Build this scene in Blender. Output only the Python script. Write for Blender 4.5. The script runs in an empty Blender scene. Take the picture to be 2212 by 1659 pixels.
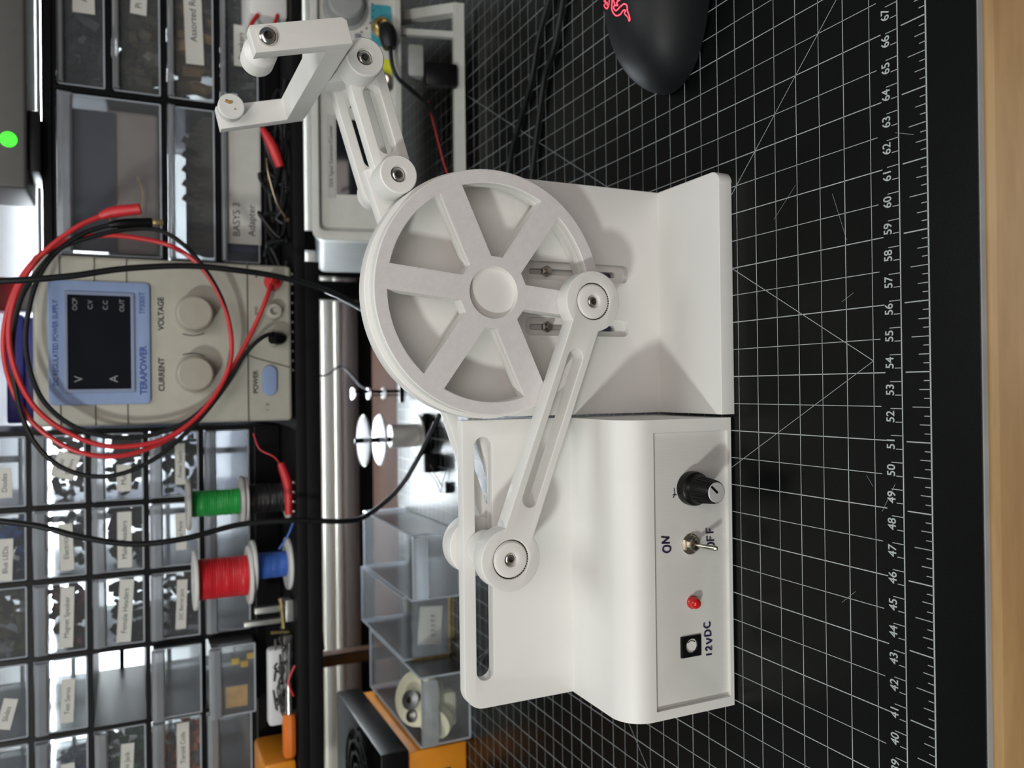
import bpy, bmesh, math, random
from mathutils import Vector, Matrix, Euler
random.seed(7)
SC = bpy.context.scene
COL = SC.collection
S = 0.01            # all coordinates below are centimetres

# ------------------------------------------------------------------ camera
cam_d = bpy.data.cameras.new('camera'); cam = bpy.data.objects.new('camera', cam_d); COL.objects.link(cam)
SC.camera = cam
cam_d.sensor_width = 36.0; cam_d.sensor_fit = 'HORIZONTAL'
cam_d.lens = 36.0 * 1767.81 / 2212.0
rx = Vector((-0.012291, -0.418967, -0.896838)); ry = Vector((-0.999917, 0.008681, 0.009374)); rf = Vector((0.003937, 0.896878, -0.419039))
m = Matrix((( rx.x, -ry.x, -rf.x, 52.965*S), (rx.y, -ry.y, -rf.y, -22.432*S), (rx.z, -ry.z, -rf.z, 25.717*S), (0,0,0,1)))
cam.matrix_world = m
cam_d.clip_start = 0.01
cam_d.dof.use_dof = True
cam_d.dof.focus_distance = 0.335
cam_d.dof.aperture_fstop = 14.0

# ------------------------------------------------------------------ world and light
SC.view_settings.view_transform = 'Standard'; SC.view_settings.look = 'None'
SC.view_settings.gamma = 1.0; SC.view_settings.use_curve_mapping = False
SC.view_settings.exposure = 0.08
wd = bpy.data.worlds.new('world'); SC.world = wd; wd.use_nodes = True
wd.node_tree.nodes['Background'].inputs[0].default_value = (0.85, 0.92, 1.0, 1)
wd.node_tree.nodes['Background'].inputs[1].default_value = 0.10

def area(name, loc, target, size, power, col, size_y=None, spread=None):
    l = bpy.data.lights.new(name, 'AREA'); o = bpy.data.objects.new(name, l); COL.objects.link(o)
    l.energy = power; l.color = col; l.shape = 'RECTANGLE' if size_y else 'DISK'
    l.size = size*S
    if size_y: l.size_y = size_y*S
    o.location = Vector(loc)*S
    d = (Vector(target)-Vector(loc)).normalized()
    o.rotation_euler = d.to_track_quat('-Z', 'Y').to_euler()
    return o
area('room_lamp', (-9, -63, 74), (55, 12, 6), 9, 5.4, (.97, 1.0, 0.95))
area('ceiling_light', (66, 12, 86), (54, 12, 8), 40, 1.75, (0.97, 1.0, 0.99), 30)
area('room_fill', (60, -108, 98), (52, 15, 5), 100, 7.2, (1.0, 0.885, 0.83), 80)

# ------------------------------------------------------------------ materials
MT = {}
def mat(name, col, rough=0.5, metal=0.0, spec=0.5, noise=None, bump=None, emit=None, alpha=None, coat=0.0, trans=0.0):
    if name in MT: return MT[name]
    M = bpy.data.materials.new(name); M.use_nodes = True; nt = M.node_tree; b = nt.nodes['Principled BSDF']
    b.inputs['Base Color'].default_value = (*col, 1); b.inputs['Roughness'].default_value = rough
    b.inputs['Metallic'].default_value = metal; b.inputs['Specular IOR Level'].default_value = spec
    b.inputs['Coat Weight'].default_value = coat
    tc = nt.nodes.new('ShaderNodeTexCoord')
    if noise:
        sc_, amt = noise
        n = nt.nodes.new('ShaderNodeTexNoise'); n.inputs['Scale'].default_value = sc_; n.inputs['Detail'].default_value = 3
        nt.links.new(tc.outputs['Object'], n.inputs['Vector'])
        r = nt.nodes.new('ShaderNodeValToRGB')
        r.color_ramp.elements[0].color = (*[max(0, c*(1-amt)) for c in col], 1); r.color_ramp.elements[1].color = (*[min(1, c*(1+amt)) for c in col], 1)
        r.color_ramp.elements[0].position = .3; r.color_ramp.elements[1].position = .7
        nt.links.new(n.outputs['Fac'], r.inputs['Fac']); nt.links.new(r.outputs['Color'], b.inputs['Base Color'])
    if bump:
        kind, sc_, st, vec = bump
        if kind == 'wave':
            w = nt.nodes.new('ShaderNodeTexWave'); w.inputs['Scale'].default_value = sc_; w.inputs['Distortion'].default_value = .4
            w.inputs['Detail'].default_value = 1
            mp = nt.nodes.new('ShaderNodeMapping'); mp.inputs['Rotation'].default_value = vec
            nt.links.new(tc.outputs['Object'], mp.inputs['Vector']); nt.links.new(mp.outputs['Vector'], w.inputs['Vector'])
        else:
            w = nt.nodes.new('ShaderNodeTexNoise'); w.inputs['Scale'].default_value = sc_
            nt.links.new(tc.outputs['Object'], w.inputs['Vector'])
        bp_ = nt.nodes.new('ShaderNodeBump'); bp_.inputs['Strength'].default_value = st; bp_.inputs['Distance'].default_value = .0002
        nt.links.new(w.outputs['Fac'], bp_.inputs['Height']); nt.links.new(bp_.outputs['Normal'], b.inputs['Normal'])
    if emit:
        b.inputs['Emission Color'].default_value = (*emit[0], 1); b.inputs['Emission Strength'].default_value = emit[1]
    MT[name] = M; return M

def clear(name, tint, frost, rough=.15, milk=(.8, .83, .86)):
    """thin clear plastic: mostly see-through, partly milky, glossy at the edges"""
    M = bpy.data.materials.new(name); M.use_nodes = True; nt = M.node_tree; nt.nodes.clear()
    o = nt.nodes.new('ShaderNodeOutputMaterial')
    t = nt.nodes.new('ShaderNodeBsdfTransparent'); t.inputs[0].default_value = (*tint, 1)
    d = nt.nodes.new('ShaderNodeBsdfDiffuse'); d.inputs[0].default_value = (*milk, 1)
    tl = nt.nodes.new('ShaderNodeBsdfTranslucent'); tl.inputs[0].default_value = (*milk, 1)
    g = nt.nodes.new('ShaderNodeBsdfGlossy'); g.inputs[0].default_value = (1, 1, 1, 1); g.inputs[1].default_value = rough
    a = nt.nodes.new('ShaderNodeMixShader'); a.inputs[0].default_value = .62
    nt.links.new(d.outputs[0], a.inputs[1]); nt.links.new(tl.outputs[0], a.inputs[2])
    b = nt.nodes.new('ShaderNodeMixShader')
    n = nt.nodes.new('ShaderNodeTexNoise'); n.inputs['Scale'].default_value = 25
    mr = nt.nodes.new('ShaderNodeMapRange'); mr.inputs['To Min'].default_value = frost*.7; mr.inputs['To Max'].default_value = min(1, frost*1.3)
    tc = nt.nodes.new('ShaderNodeTexCoord'); nt.links.new(tc.outputs['Object'], n.inputs['Vector'])
    nt.links.new(n.outputs['Fac'], mr.inputs['Value']); nt.links.new(mr.outputs[0], b.inputs[0])
    nt.links.new(t.outputs[0], b.inputs[1]); nt.links.new(a.outputs[0], b.inputs[2])
    c = nt.nodes.new('ShaderNodeMixShader'); lw = nt.nodes.new('ShaderNodeLayerWeight'); lw.inputs[0].default_value = .25
    nt.links.new(lw.outputs['Fresnel'], c.inputs[0]); nt.links.new(b.outputs[0], c.inputs[1]); nt.links.new(g.outputs[0], c.inputs[2])
    nt.links.new(c.outputs[0], o.inputs[0]); MT[name] = M; return M

PLA = mat('white_print', (.765, .76, .735), .48, noise=(60, .012), bump=('wave', 1100, .10, (0, math.pi/2, 0)))
PLAF = mat('white_print_face', (.74, .715, .71), .5, noise=(300, .03), bump=('wave', 650, .55, (0, .72, 0)))
PANEL = mat('panel_print', (.66, .66, .63), .5, noise=(80, .02), bump=('wave', 300, .12, (0, 0, 0)))
STEEL = mat('steel', (.62, .60, .57), .22, 1.0, noise=(200, .15))
SHADEST = mat('shaded_steel', (.12, .11, .10), .35, .8, noise=(200, .2))  # steel darkened to give the shade inside the screw sockets
BLK = mat('black_plastic', (.0035, .0035, .004), .35, spec=.22, noise=(60, .2))
BLKM = mat('black_matte', (.0035, .0035, .004), .6, spec=.2, noise=(60, .2))
RUB = mat('black_rubber', (.008, .009, .010), .42, spec=.35, noise=(90, .2))
MATM = mat('mat_vinyl', (.0016, .0021, .0021), .30, spec=.20, noise=(40, .18), bump=('noise', 2200, .25, None))
INK = mat('mat_print', (.42, .46, .47), .5, noise=(40, .12))
CORE = mat('mat_core', (.30, .32, .34), .6, noise=(60, .1))
BEIGE = mat('beige_case', (.44, .43, .365), .5, noise=(120, .04))
BLUE = mat('blue_case', (.24, .33, .54), .5, noise=(120, .04))
GREY = mat('grey_case', (.52, .53, .495), .5, noise=(120, .04))
GREYD = mat('grey_case_dark', (.30, .31, .30), .5, noise=(120, .04))
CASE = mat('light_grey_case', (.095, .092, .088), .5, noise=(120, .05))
SCREEN = mat('dark_screen', (.004, .005, .008), .12, spec=.6, noise=(30, .2))
NAVY = mat('navy_ink', (.04, .08, .30), .5, noise=(80, .1))
INKB = mat('black_ink', (.015, .015, .02), .5, noise=(80, .1))
MARK = mat('marker_ink', (.022, .012, .06), .5, noise=(150, .3))
GREYI = mat('grey_ink', (.28, .29, .3), .5, noise=(80, .1))
RED = mat('red_rubber', (.55, .025, .03), .38, noise=(90, .08))
REDW = mat('red_wire', (.62, .02, .03), .4, noise=(90, .1), bump=('wave', 130, .8, (0, math.pi/2, 0)))
GRN = mat('green_wire', (.02, .32, .06), .4, noise=(90, .1), bump=('wave', 130, .8, (0, math.pi/2, 0)))
BLW = mat('blue_wire', (.05, .14, .50), .4, noise=(90, .1), bump=('wave', 130, .8, (0, math.pi/2, 0)))
BKW = mat('black_wire', (.008, .008, .009), .4, noise=(90, .1), bump=('wave', 130, .8, (0, math.pi/2, 0)))
WHT = mat('white_plastic', (.72, .72, .70), .4, noise=(80, .03))
STK = mat('sticker', (.58, .58, .54), .6, noise=(80, .04))
LED = mat('red_led', (.55, .008, .008), .12, coat=.5, noise=(80, .05))
GLOW = mat('red_glow', (.9, .05, .08), .4, emit=((1.0, .06, .10), 2.2), noise=(300, .1))
GLED = mat('green_led', (.05, .8, .05), .4, emit=((.06, 1.0, .03), 1.1), noise=(300, .1))
WALL = mat('wall_paint', (.80, .80, .78), .6, noise=(8, .02))
TRIM = mat('cream_trim', (.66, .63, .55), .4, noise=(10, .03))
TRIMG = mat('taupe_trim', (.30, .265, .24), .5, noise=(10, .05))
ORG = mat('orange_case', (.72, .26, .015), .4, noise=(60, .05))
ORG2 = mat('orange_handle', (.70, .17, .02), .35, noise=(60, .1))
IVORY = mat('ivory_plastic', (.66, .64, .48), .45, noise=(50, .06))
BRASS = mat('brass', (.5, .40, .18), .3, .9, noise=(200, .2))
CREAM = mat('glue_stain', (.42, .25, .08), .6, noise=(90, .3))
PCB = mat('circuit_green', (.02, .10, .06), .4, noise=(200, .5))
VIO = mat('violet_blue', (.05, .05, .30), .4, noise=(30, .2))
STRIP2 = mat('low_led_emitter', (1, 1, 1), .5, emit=((.86, .94, 1.0), 170.0), noise=(40, .01))
STRIP = mat('led_emitter', (1, 1, 1), .5, emit=((.86, .94, 1.0), 80.0), noise=(40, .01))
CLR = clear('clear_drawer', (.95, .965, .97), .085)
FRO = clear('frosted_drawer', (.9, .92, .94), .60, .3, (.62, .65, .68))
GLINT = clear('glint_edge', (.9, .95, 1), .9, .08, (.9, .95, 1.0))  # milky white puts the light caught by clear rims into the colour

# desk wood
def wood(name, c1, c2, sc_=3.0):
    M = bpy.data.materials.new(name); M.use_nodes = True; nt = M.node_tree; b = nt.nodes['Principled BSDF']
    tc = nt.nodes.new('ShaderNodeTexCoord'); mp = nt.nodes.new('ShaderNodeMapping'); mp.inputs['Scale'].default_value = (1, 9, 9)
    n = nt.nodes.new('ShaderNodeTexNoise'); n.inputs['Scale'].default_value = sc_*3; n.inputs['Detail'].default_value = 6; n.inputs['Roughness'].default_value = .62
    r = nt.nodes.new('ShaderNodeValToRGB'); r.color_ramp.elements[0].color = (*c1, 1); r.color_ramp.elements[1].color = (*c2, 1)
    r.color_ramp.elements[0].position = .38; r.color_ramp.elements[1].position = .62
    nt.links.new(tc.outputs['Object'], mp.inputs['Vector']); nt.links.new(mp.outputs[0], n.inputs['Vector'])
    nt.links.new(n.outputs['Fac'], r.inputs['Fac'])
    br = nt.nodes.new('ShaderNodeTexBrick'); br.offset = .37; br.inputs['Scale'].default_value = 1
    br.inputs['Brick Width'].default_value = .52; br.inputs['Row Height'].default_value = .0475; br.inputs['Mortar Size'].default_value = .0
    br.inputs['Color1'].default_value = (1, 1, 1, 1); br.inputs['Color2'].default_value = (.62, .50, .40, 1); br.inputs['Bias'].default_value = -.2
    nt.links.new(tc.outputs['Object'], br.inputs['Vector'])
    mx = nt.nodes.new('ShaderNodeMix'); mx.data_type = 'RGBA'; mx.blend_type = 'MULTIPLY'; mx.inputs[0].default_value = 1
    nt.links.new(r.outputs['Color'], mx.inputs[6]); nt.links.new(br.outputs['Color'], mx.inputs[7]); nt.links.new(mx.outputs[2], b.inputs['Base Color'])
    b.inputs['Roughness'].default_value = .42; MT[name] = M; return M
WOOD = wood('desk_wood', (.30, .18, .072), (.40, .255, .112))
DARKW = wood('dark_wood', (.035, .016, .008), (.06, .028, .014))

# ------------------------------------------------------------------ geometry helpers (cm in, metres out)
def finish(me, material, smooth=32):
    if smooth:
        for p in me.polygons: p.use_smooth = True
        me.set_sharp_from_angle(angle=math.radians(smooth))
    mi = [p.material_index for p in me.polygons]
    me.materials.clear(); me.materials.append(material)
    if any(mi): me.polygons.foreach_set('material_index', mi)

def obj(name, bm, material, parent=None, org=(0, 0, 0), smooth=32, label=None):
    me = bpy.data.meshes.new(name)
    bmesh.ops.recalc_face_normals(bm, faces=bm.faces)
    for v in bm.verts: v.co = (v.co - Vector(org)) * S
    bm.to_mesh(me); bm.free(); finish(me, material, smooth)
    o = bpy.data.objects.new(name, me); COL.objects.link(o)
    if parent is not None: o.parent = parent
    else: o.location = Vector(org)*S
    if label: o['label'] = label
    return o

def tag(o, label, cat, group=None, kind=None):
    o['label'] = label
    o['category'] = cat
    if group: o['group'] = group
    if kind: o['kind'] = kind
    return o

def thing(name, label, cat, loc=(0, 0, 0), rot=(0, 0, 0), group=None):
    o = bpy.data.objects.new(name, None); COL.objects.link(o); o.empty_display_size = .01
    o.location = Vector(loc)*S; o.rotation_euler = rot
    return tag(o, label, cat, group)

def struct(name, bm, material, smooth=0):
    o = obj(name, bm, material, None, smooth=smooth); o['kind'] = 'structure'; return o

def BM(): return bmesh.new()

def box(bm, a, b, bev=0.0, seg=2, rot=None):
    r = bmesh.ops.create_cube(bm, size=1.0)
    vs = r['verts']; a = Vector(a); b = Vector(b)
    for v in vs:
        v.co = Vector([(a[i]+b[i])/2 + v.co[i]*(b[i]-a[i]) for i in range(3)])
    if bev > 0:
        es = list({e for v in vs for e in v.link_edges})
        rr = bmesh.ops.bevel(bm, geom=es, offset=bev, segments=seg, profile=.5, affect='EDGES')
        vs = list({v for f in rr['faces'] for v in f.verts} | {v for v in vs if v.is_valid})
    if rot is not None:
        c, R_ = rot
        bmesh.ops.rotate(bm, verts=vs, cent=Vector(c), matrix=R_)
    return bm

def lathe(bm, prof, c, axis=(0, 1, 0), n=48, cap=True):
    """prof: list of (radius, distance along the axis) from c"""
    ax = Vector(axis).normalized(); q = Vector((0, 0, 1)).rotation_difference(ax)
    c = Vector(c); rings = []
    for r, h in prof:
        ring = []
        for i in range(n):
            t = 2*math.pi*i/n
            ring.append(bm.verts.new(c + q @ Vector((r*math.cos(t), r*math.sin(t), h))))
        rings.append(ring)
    for a, b in zip(rings, rings[1:]):
        for i in range(n):
            bm.faces.new((a[i], a[(i+1) % n], b[(i+1) % n], b[i]))
    if cap:
        for k, ring in ((0, rings[0]), (-1, rings[-1])):
            if prof[k][0] > 1e-4: bm.faces.new(ring)
    return bm

def closed_lathe(bm, prof, c, axis=(0, 1, 0), n=64):
    return lathe(bm, list(prof)+[prof[0]], c, axis, n, cap=False)

def catmull(pts, k=8):
    P = [Vector(p) for p in pts]; out = []
    for i in range(len(P)-1):
        p0 = P[max(i-1, 0)]; p1 = P[i]; p2 = P[i+1]; p3 = P[min(i+2, len(P)-1)]
        for j in range(k):
            t = j/k
            out.append(.5*((2*p1)+(-p0+p2)*t+(2*p0-5*p1+4*p2-p3)*t*t+(-p0+3*p1-3*p2+p3)*t**3))
    out.append(P[-1]); return out

def tube(bm, pts, r, n=10, k=8, smooth=True, taper=None):
    P = catmull(pts, k) if smooth else [Vector(p) for p in pts]
    up = None; rings = []
    for i, p in enumerate(P):
        d = (P[min(i+1, len(P)-1)]-P[max(i-1, 0)])
        if d.length < 1e-9: d = Vector((0, 0, 1))
        d.normalize()
        if up is None:
            up = d.orthogonal().normalized()
        up = (up - d*up.dot(d)); up = up.normalized() if up.length > 1e-6 else d.orthogonal().normalized()
        s_ = d.cross(up); rr = r if taper is None else r*taper(i/(len(P)-1))
        rings.append([bm.verts.new(p + (up*math.cos(2*math.pi*j/n)+s_*math.sin(2*math.pi*j/n))*rr) for j in range(n)])
    for a, b in zip(rings, rings[1:]):
        for j in range(n): bm.faces.new((a[j], a[(j+1) % n], b[(j+1) % n], b[j]))
    bm.faces.new(rings[0]); bm.faces.new(rings[-1]); return bm

def curve_mesh(loops, half, bev):
    cu = bpy.data.curves.new('outline', 'CURVE'); cu.dimensions = '2D'; cu.fill_mode = 'BOTH'
    for k_, lp in enumerate(loops):
        ar = sum(lp[i][0]*lp[(i+1) % len(lp)][1]-lp[(i+1) % len(lp)][0]*lp[i][1] for i in range(len(lp)))
        if (ar > 0) != (k_ == 0): lp = lp[::-1]          # outline one way round, holes the other
        sp = cu.splines.new('POLY'); sp.points.add(len(lp)-1)
        for i, (x, y) in enumerate(lp): sp.points[i].co = (x, y, 0, 1)
        sp.use_cyclic_u = True
    cu.extrude = max(half-bev, 0); cu.bevel_depth = bev; cu.bevel_resolution = 2; cu.offset = -bev
    o = bpy.data.objects.new('outline', cu); me = bpy.data.meshes.new_from_object(o)
    bpy.data.objects.remove(o); return me, cu

def plate(bm, loops, y0, y1, bev=.03, frame=None):
    """outline loops in (x,z) (or a frame's (u,v)) extruded along world Y"""
    me, cu = curve_mesh(loops, abs(y1-y0)/2, bev); yc = (y0+y1)/2
    t = bmesh.new(); t.from_mesh(me)
    for v in t.verts:
        x, y, z = v.co
        if frame: O, u_, v_ = frame; X = O[0]+x*u_[0]+y*v_[0]; Z = O[1]+x*u_[1]+y*v_[1]
        else: X, Z = x, y
        v.co = Vector((X, yc - z, Z))
    bmesh.ops.remove_doubles(t, verts=t.verts, dist=1e-5)
    m2 = bpy.data.meshes.new('tmp'); t.to_mesh(m2); t.free(); bm.from_mesh(m2)
    bpy.data.meshes.remove(m2); bpy.data.meshes.remove(me); bpy.data.curves.remove(cu)
    return bm

def arc(cx, cy, r, a0, a1, n=12):
    return [(cx+r*math.cos(math.radians(a0+(a1-a0)*i/n)), cy+r*math.sin(math.radians(a0+(a1-a0)*i/n))) for i in range(n+1)]
def circle(cx, cy, r, n=64): return arc(cx, cy, r, 0, 360-360/n, n-1)
def rrect(x0, y0, x1, y1, r, n=6):
    if r <= 0: return [(x0, y0), (x1, y0), (x1, y1), (x0, y1)]
    return arc(x0+r, y0+r, r, 180, 270, n)+arc(x1-r, y0+r, r, 270, 360, n)+arc(x1-r, y1-r, r, 0, 90, n)+arc(x0+r, y1-r, r, 90, 180, n)
def stadium(ax, ay, bx, by, r, n=12):
    a = math.degrees(math.atan2(by-ay, bx-ax))
    return arc(ax, ay, r, a+90, a+270, n)+arc(bx, by, r, a-90, a+90, n)

def text_bm(bm, s, size, place, ext=.004, align='CENTER', bold=0.0, shear=0.0, sx=1.0):
    """place(x, y, z) -> world cm"""
    cu = bpy.data.curves.new('t', 'FONT'); cu.body = s; cu.size = size; cu.align_x = align; cu.align_y = 'CENTER'
    cu.extrude = ext; cu.offset = bold; cu.shear = shear
    o = bpy.data.objects.new('t', cu); me = bpy.data.meshes.new_from_object(o); bpy.data.objects.remove(o)
    t = bmesh.new(); t.from_mesh(me)
    for v in t.verts: v.co = Vector(place(v.co.x*sx, v.co.y, v.co.z))
    m2 = bpy.data.meshes.new('tmp'); t.to_mesh(m2); t.free(); bm.from_mesh(m2)
    bpy.data.meshes.remove(m2); bpy.data.meshes.remove(me); bpy.data.curves.remove(cu)
    return bm
def front(X, Y, Z, rot=0.0):
    c_, s_ = math.cos(math.radians(rot)), math.sin(math.radians(rot))
    return lambda x, y, z: (X+x*c_-y*s_, Y-z, Z+x*s_+y*c_)

def boolean(o, cutters):
    for c_ in cutters:
        md = o.modifiers.new('cut', 'BOOLEAN'); md.operation = 'DIFFERENCE'; md.object = c_; md.solver = 'EXACT'
    bpy.context.view_layer.update()
    dg = bpy.context.evaluated_depsgraph_get()
    me = bpy.data.meshes.new_from_object(o.evaluated_get(dg), depsgraph=dg)
    mats = o.data.materials[0]; o.modifiers.clear(); o.data = me
    finish(me, mats, 30)
    for c_ in cutters: bpy.data.objects.remove(c_)

def copy_tree(o, parent=None):
    c_ = o.copy(); COL.objects.link(c_)
    if parent is not None: c_.parent = parent
    for ch in list(o.children): copy_tree(ch, c_)
    return c_

def hexscrew(c, r, parent, org):
    """button-head screw facing -Y, seat at c, shade in its hexagonal socket put in as darker steel"""
    b = BM(); lathe(b, [(r, 0), (r, r*.25), (r*.92, r*.45), (r*.75, r*.58), (r*.55, r*.64), (r*.47, r*.64)], c, (0, -1, 0), 32, False)
    n0 = len(b.faces)
    lathe(b, [(r*.54, r*.645), (r*.52, r*.2), (.001, r*.2)], c, (0, -1, 0), 6, False)
    for f_ in b.faces[:]: pass
    b.faces.ensure_lookup_table()
    for f_ in b.faces[n0:]: f_.material_index = 1
    o = obj('hex_screw', b, STEEL, parent, org, 40); o.data.materials.append(SHADEST)
    return o

PATHS = {"cable_a":[[59.86,37.0,33.92],[60.09,37.0,31.46],[60.5,37.2,28.89],[61.14,37.5,25.92],[61.56,37.8,22.19],[61.48,38.0,19.15],[61.2,38.5,15.91],[60.44,39.0,12.46],[59.17,39.5,9.52],[56.89,38.0,7.06],[55.03,36.0,5.53]],"cable_b":[[45.02,39.0,34.32],[44.32,39.0,31.26],[43.33,39.0,28.6],[42.61,39.0,25.53],[42.7,39.0,22.31],[43.3,39.5,18.54],[43.28,39.5,14.6],[42.85,40.0,11.03],[42.95,41.0,8.95],[44.88,41.0,6.28],[47.51,40.0,4.83],[50.89,38.0,3.75]],"red_lead":[[61.31,41.3,15.87],[60.05,40.6,16.32],[57.93,40.57,17.18],[56.02,40.54,18.13],[53.96,40.5,19.28],[51.77,40.47,20.74],[50.14,40.44,22.46],[48.97,40.41,24.58],[48.52,40.37,26.78],[48.94,40.34,28.89],[49.95,40.31,30.52],[51.4,40.28,31.85],[53.42,40.24,32.75],[55.72,40.21,33.17],[58.18,40.18,32.96],[60.51,40.15,32.16],[62.34,40.11,30.81],[63.33,40.08,29.02],[63.71,40.05,27.06],[63.64,40.02,25.04],[63.21,39.98,22.96],[61.98,39.95,21.14],[59.85,39.92,19.76],[57.5,39.89,19.09],[55.13,39.85,19.08],[52.94,39.82,19.99],[50.97,39.79,21.57],[49.71,39.76,23.4],[49.24,39.72,25.47],[49.4,39.69,27.6],[50.42,39.66,29.66],[51.86,39.63,31.25],[53.87,39.59,32.28],[56.3,39.56,32.78],[58.74,39.53,32.55],[60.91,39.5,31.69],[62.67,39.46,30.35],[64.12,39.43,28.71],[64.83,39.4,27.45]],"black_lead":[[57.25,41.3,15.5],[56.95,40.2,16.68],[55.66,40.16,18.01],[53.44,40.12,19.33],[51.28,40.08,20.93],[49.5,40.04,22.64],[48.2,40.0,24.3],[47.33,40.0,26.35],[47.32,39.99,28.33],[48.14,39.99,30.11],[49.69,39.98,31.44],[51.72,39.97,32.21],[54.18,39.97,32.58],[56.63,39.96,32.61],[59.1,39.95,32.15],[60.99,39.94,31.2],[62.62,39.94,29.84],[63.53,39.93,27.9],[64.15,39.92,25.91],[64.29,39.92,23.85],[63.41,39.91,22.21],[61.82,39.9,20.84],[59.52,39.9,19.6],[56.83,39.89,19.0],[54.45,39.88,19.28],[52.44,39.88,20.31],[50.75,39.87,22.18],[49.91,39.86,24.58],[49.94,39.86,27.18],[50.87,39.85,29.4],[52.62,39.84,31.0],[55.1,39.83,31.77],[57.56,39.83,31.81],[60.36,39.82,31.2],[62.28,39.81,30.11],[63.7,39.81,28.45],[64.38,39.8,26.91]],"red_clip":[[64.83,39.4,27.45],[65.2,39.3,26.6],[65.49,39.0,24.94]],"black_clip":[[64.38,39.8,26.91],[64.58,39.8,25.9],[64.79,39.9,24.21]],"mat_cord_a":[[79.65,25.11,0.25],[78.84,25.4,0.25],[76.71,27.08,0.25],[74.23,28.21,0.25],[72.43,29.74,0.25],[70.96,31.01,0.25],[69.82,31.84,0.25],[68.72,32.28,0.25],[67.06,32.57,0.25]],"mat_cord_b":[[78.79,23.24,0.25],[78.01,23.5,0.25],[75.22,24.84,0.25],[73.85,26.2,0.25],[71.61,27.08,0.25],[69.87,27.69,0.25],[67.77,28.32,0.25],[66.21,28.65,0.25]],"plug_cord":[[80.27,39.0,7.29],[79.45,38.9,7.14],[78.02,38.9,6.97],[77.12,39.0,6.43],[76.49,39.5,5.1],[75.74,40.5,3.33],[74.03,42.0,2.01]],"pink_wire":[[77.58,44.0,2.29],[76.41,44.0,2.01],[75.24,44.0,1.69],[72.89,44.0,1.08],[71.33,44.0,0.55],[69.56,44.0,-0.16]],"logo":[[[72.768,13.505,3.42],[72.52,13.194,3.501],[72.586,13.625,3.349],[72.217,13.159,3.471],[72.273,12.864,3.54],[72.459,12.75,3.58],[72.643,12.738,3.602]],[[72.519,12.462,3.619],[72.249,12.488,3.578],[71.976,12.619,3.529],[71.698,12.513,3.487],[71.504,12.32,3.445],[71.439,11.987,3.434],[71.519,11.725,3.435],[71.453,11.549,3.385],[71.367,11.68,3.384],[71.131,11.529,3.292],[70.95,11.507,3.243],[70.999,11.42,3.244],[71.227,11.424,3.304],[71.416,11.452,3.365],[71.633,11.427,3.406],[71.775,11.586,3.466],[71.765,11.884,3.496],[71.724,12.146,3.496],[71.759,12.321,3.496],[71.941,12.427,3.538],[72.029,12.301,3.549],[72.288,12.36,3.586]],[[72.346,12.147,3.597],[72.093,11.954,3.557],[72.093,11.726,3.537],[72.125,11.515,3.507]],[[71.996,12.276,3.543],[71.902,12.05,3.526],[72.05,12.129,3.557],[72.07,11.954,3.557]],[[72.674,13.315,3.481],[72.738,13.046,3.561]],[[72.494,13.038,3.541],[72.308,13.046,3.511]]]}

# ------------------------------------------------------------------ setting: desk, wall
b = BM(); box(b, (-12, -14, -3.3), (135, 62.5, -.3), .15)
desk = obj('desk', b, WOOD, None, smooth=30)
tag(desk, 'light wooden desk top under the black cutting mat', 'desk')
b = BM(); box(b, (-40, 76, -60), (160, 78, 110)); struct('wall_back', b, WALL)
b = BM()
box(b, (-40, 74.6, 2.6), (160, 76, 3.6), .1); box(b, (-40, 74.9, 3.5), (160, 76, 5.0), .2); box(b, (-40, 75.2, 4.9), (160, 76, 6.6), .1)
struct('trim_1', b, TRIM, 30)
b = BM(); box(b, (-40, 74.8, .75), (160, 76, 2.6), .05); struct('trim_2', b, TRIMG, 30)
b = BM(); box(b, (-40, 74.9, -3.3), (160, 76, .75)); struct('gap_shade', b, BLKM, 30)  # black strip stands in for the shaded gap behind the desk
b = BM(); box(b, (-12, 62.6, -3.3), (135, 72.6, -.32), .1); struct('trim_3', b, mat('brown_board', (.028, .013, .008), .8, spec=.1, noise=(9, .25)), 30)
b = BM(); box(b, (-60, -90, -75), (180, 78, -73)); struct('floor', b, DARKW)

# ------------------------------------------------------------------ cutting mat
mt = thing('cutting_mat', 'black self-healing cutting mat with white grid and ruler numbers, lying on the desk', 'cutting mat', (50, 28, -.3))
O = (50, 28, -.3)
b = BM(); box(b, (-3, -4.35, -.3), (94.5, 61.6, 0), .02, 1)
obj('mat_body', b, MATM, mt, O)
b = BM(); box(b, (-3.03, -4.39, -.26), (94.53, -4.3, -.03), 0)
obj('mat_edge', b, CORE, mt, O, label='pale grey cut edge of the mat')
g = BM()
ZL = .006
def quad(p, q, w):
    p = Vector((p[0], p[1], ZL)); q = Vector((q[0], q[1], ZL)); d = (q-p).normalized(); n_ = Vector((-d.y, d.x, 0))*w/2
    vs = [g.verts.new(v) for v in (p-n_, q-n_, q+n_, p+n_)]; f_ = g.faces.new(vs)
h = 1.27
for k in range(0, 72):
    X = k*h
    if k % 2 == 0: quad((X, -.53), (X, 48*h), .036)
    else: quad((X, -.33), (X, 48*h), .026)
for j in range(0, 49):
    quad((0, j*h), (71*h, j*h), .034 if j % 2 == 1 else .026)
quad((0, -1.26), (90.2, -1.26), .045); quad((0, -2.44), (90.2, -2.44), .055)
for i in range(0, 181):
    X = i*.5; quad((X, -1.26), (X, -1.26+(.52 if i % 2 == 0 else .31)), .026)
for i in range(0, 35*8+1):
    X = i*2.54/8
    L_ = 1.02 if i % 8 == 0 else (.75 if i % 4 == 0 else (.46 if i % 2 == 0 else .27))
    quad((X, -2.44), (X, -2.44+L_), .04 if i % 8 == 0 else .026)
quad((53.8, 0), (53.8+60.9/math.tan(math.radians(60)), 60.9), .026)
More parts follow.
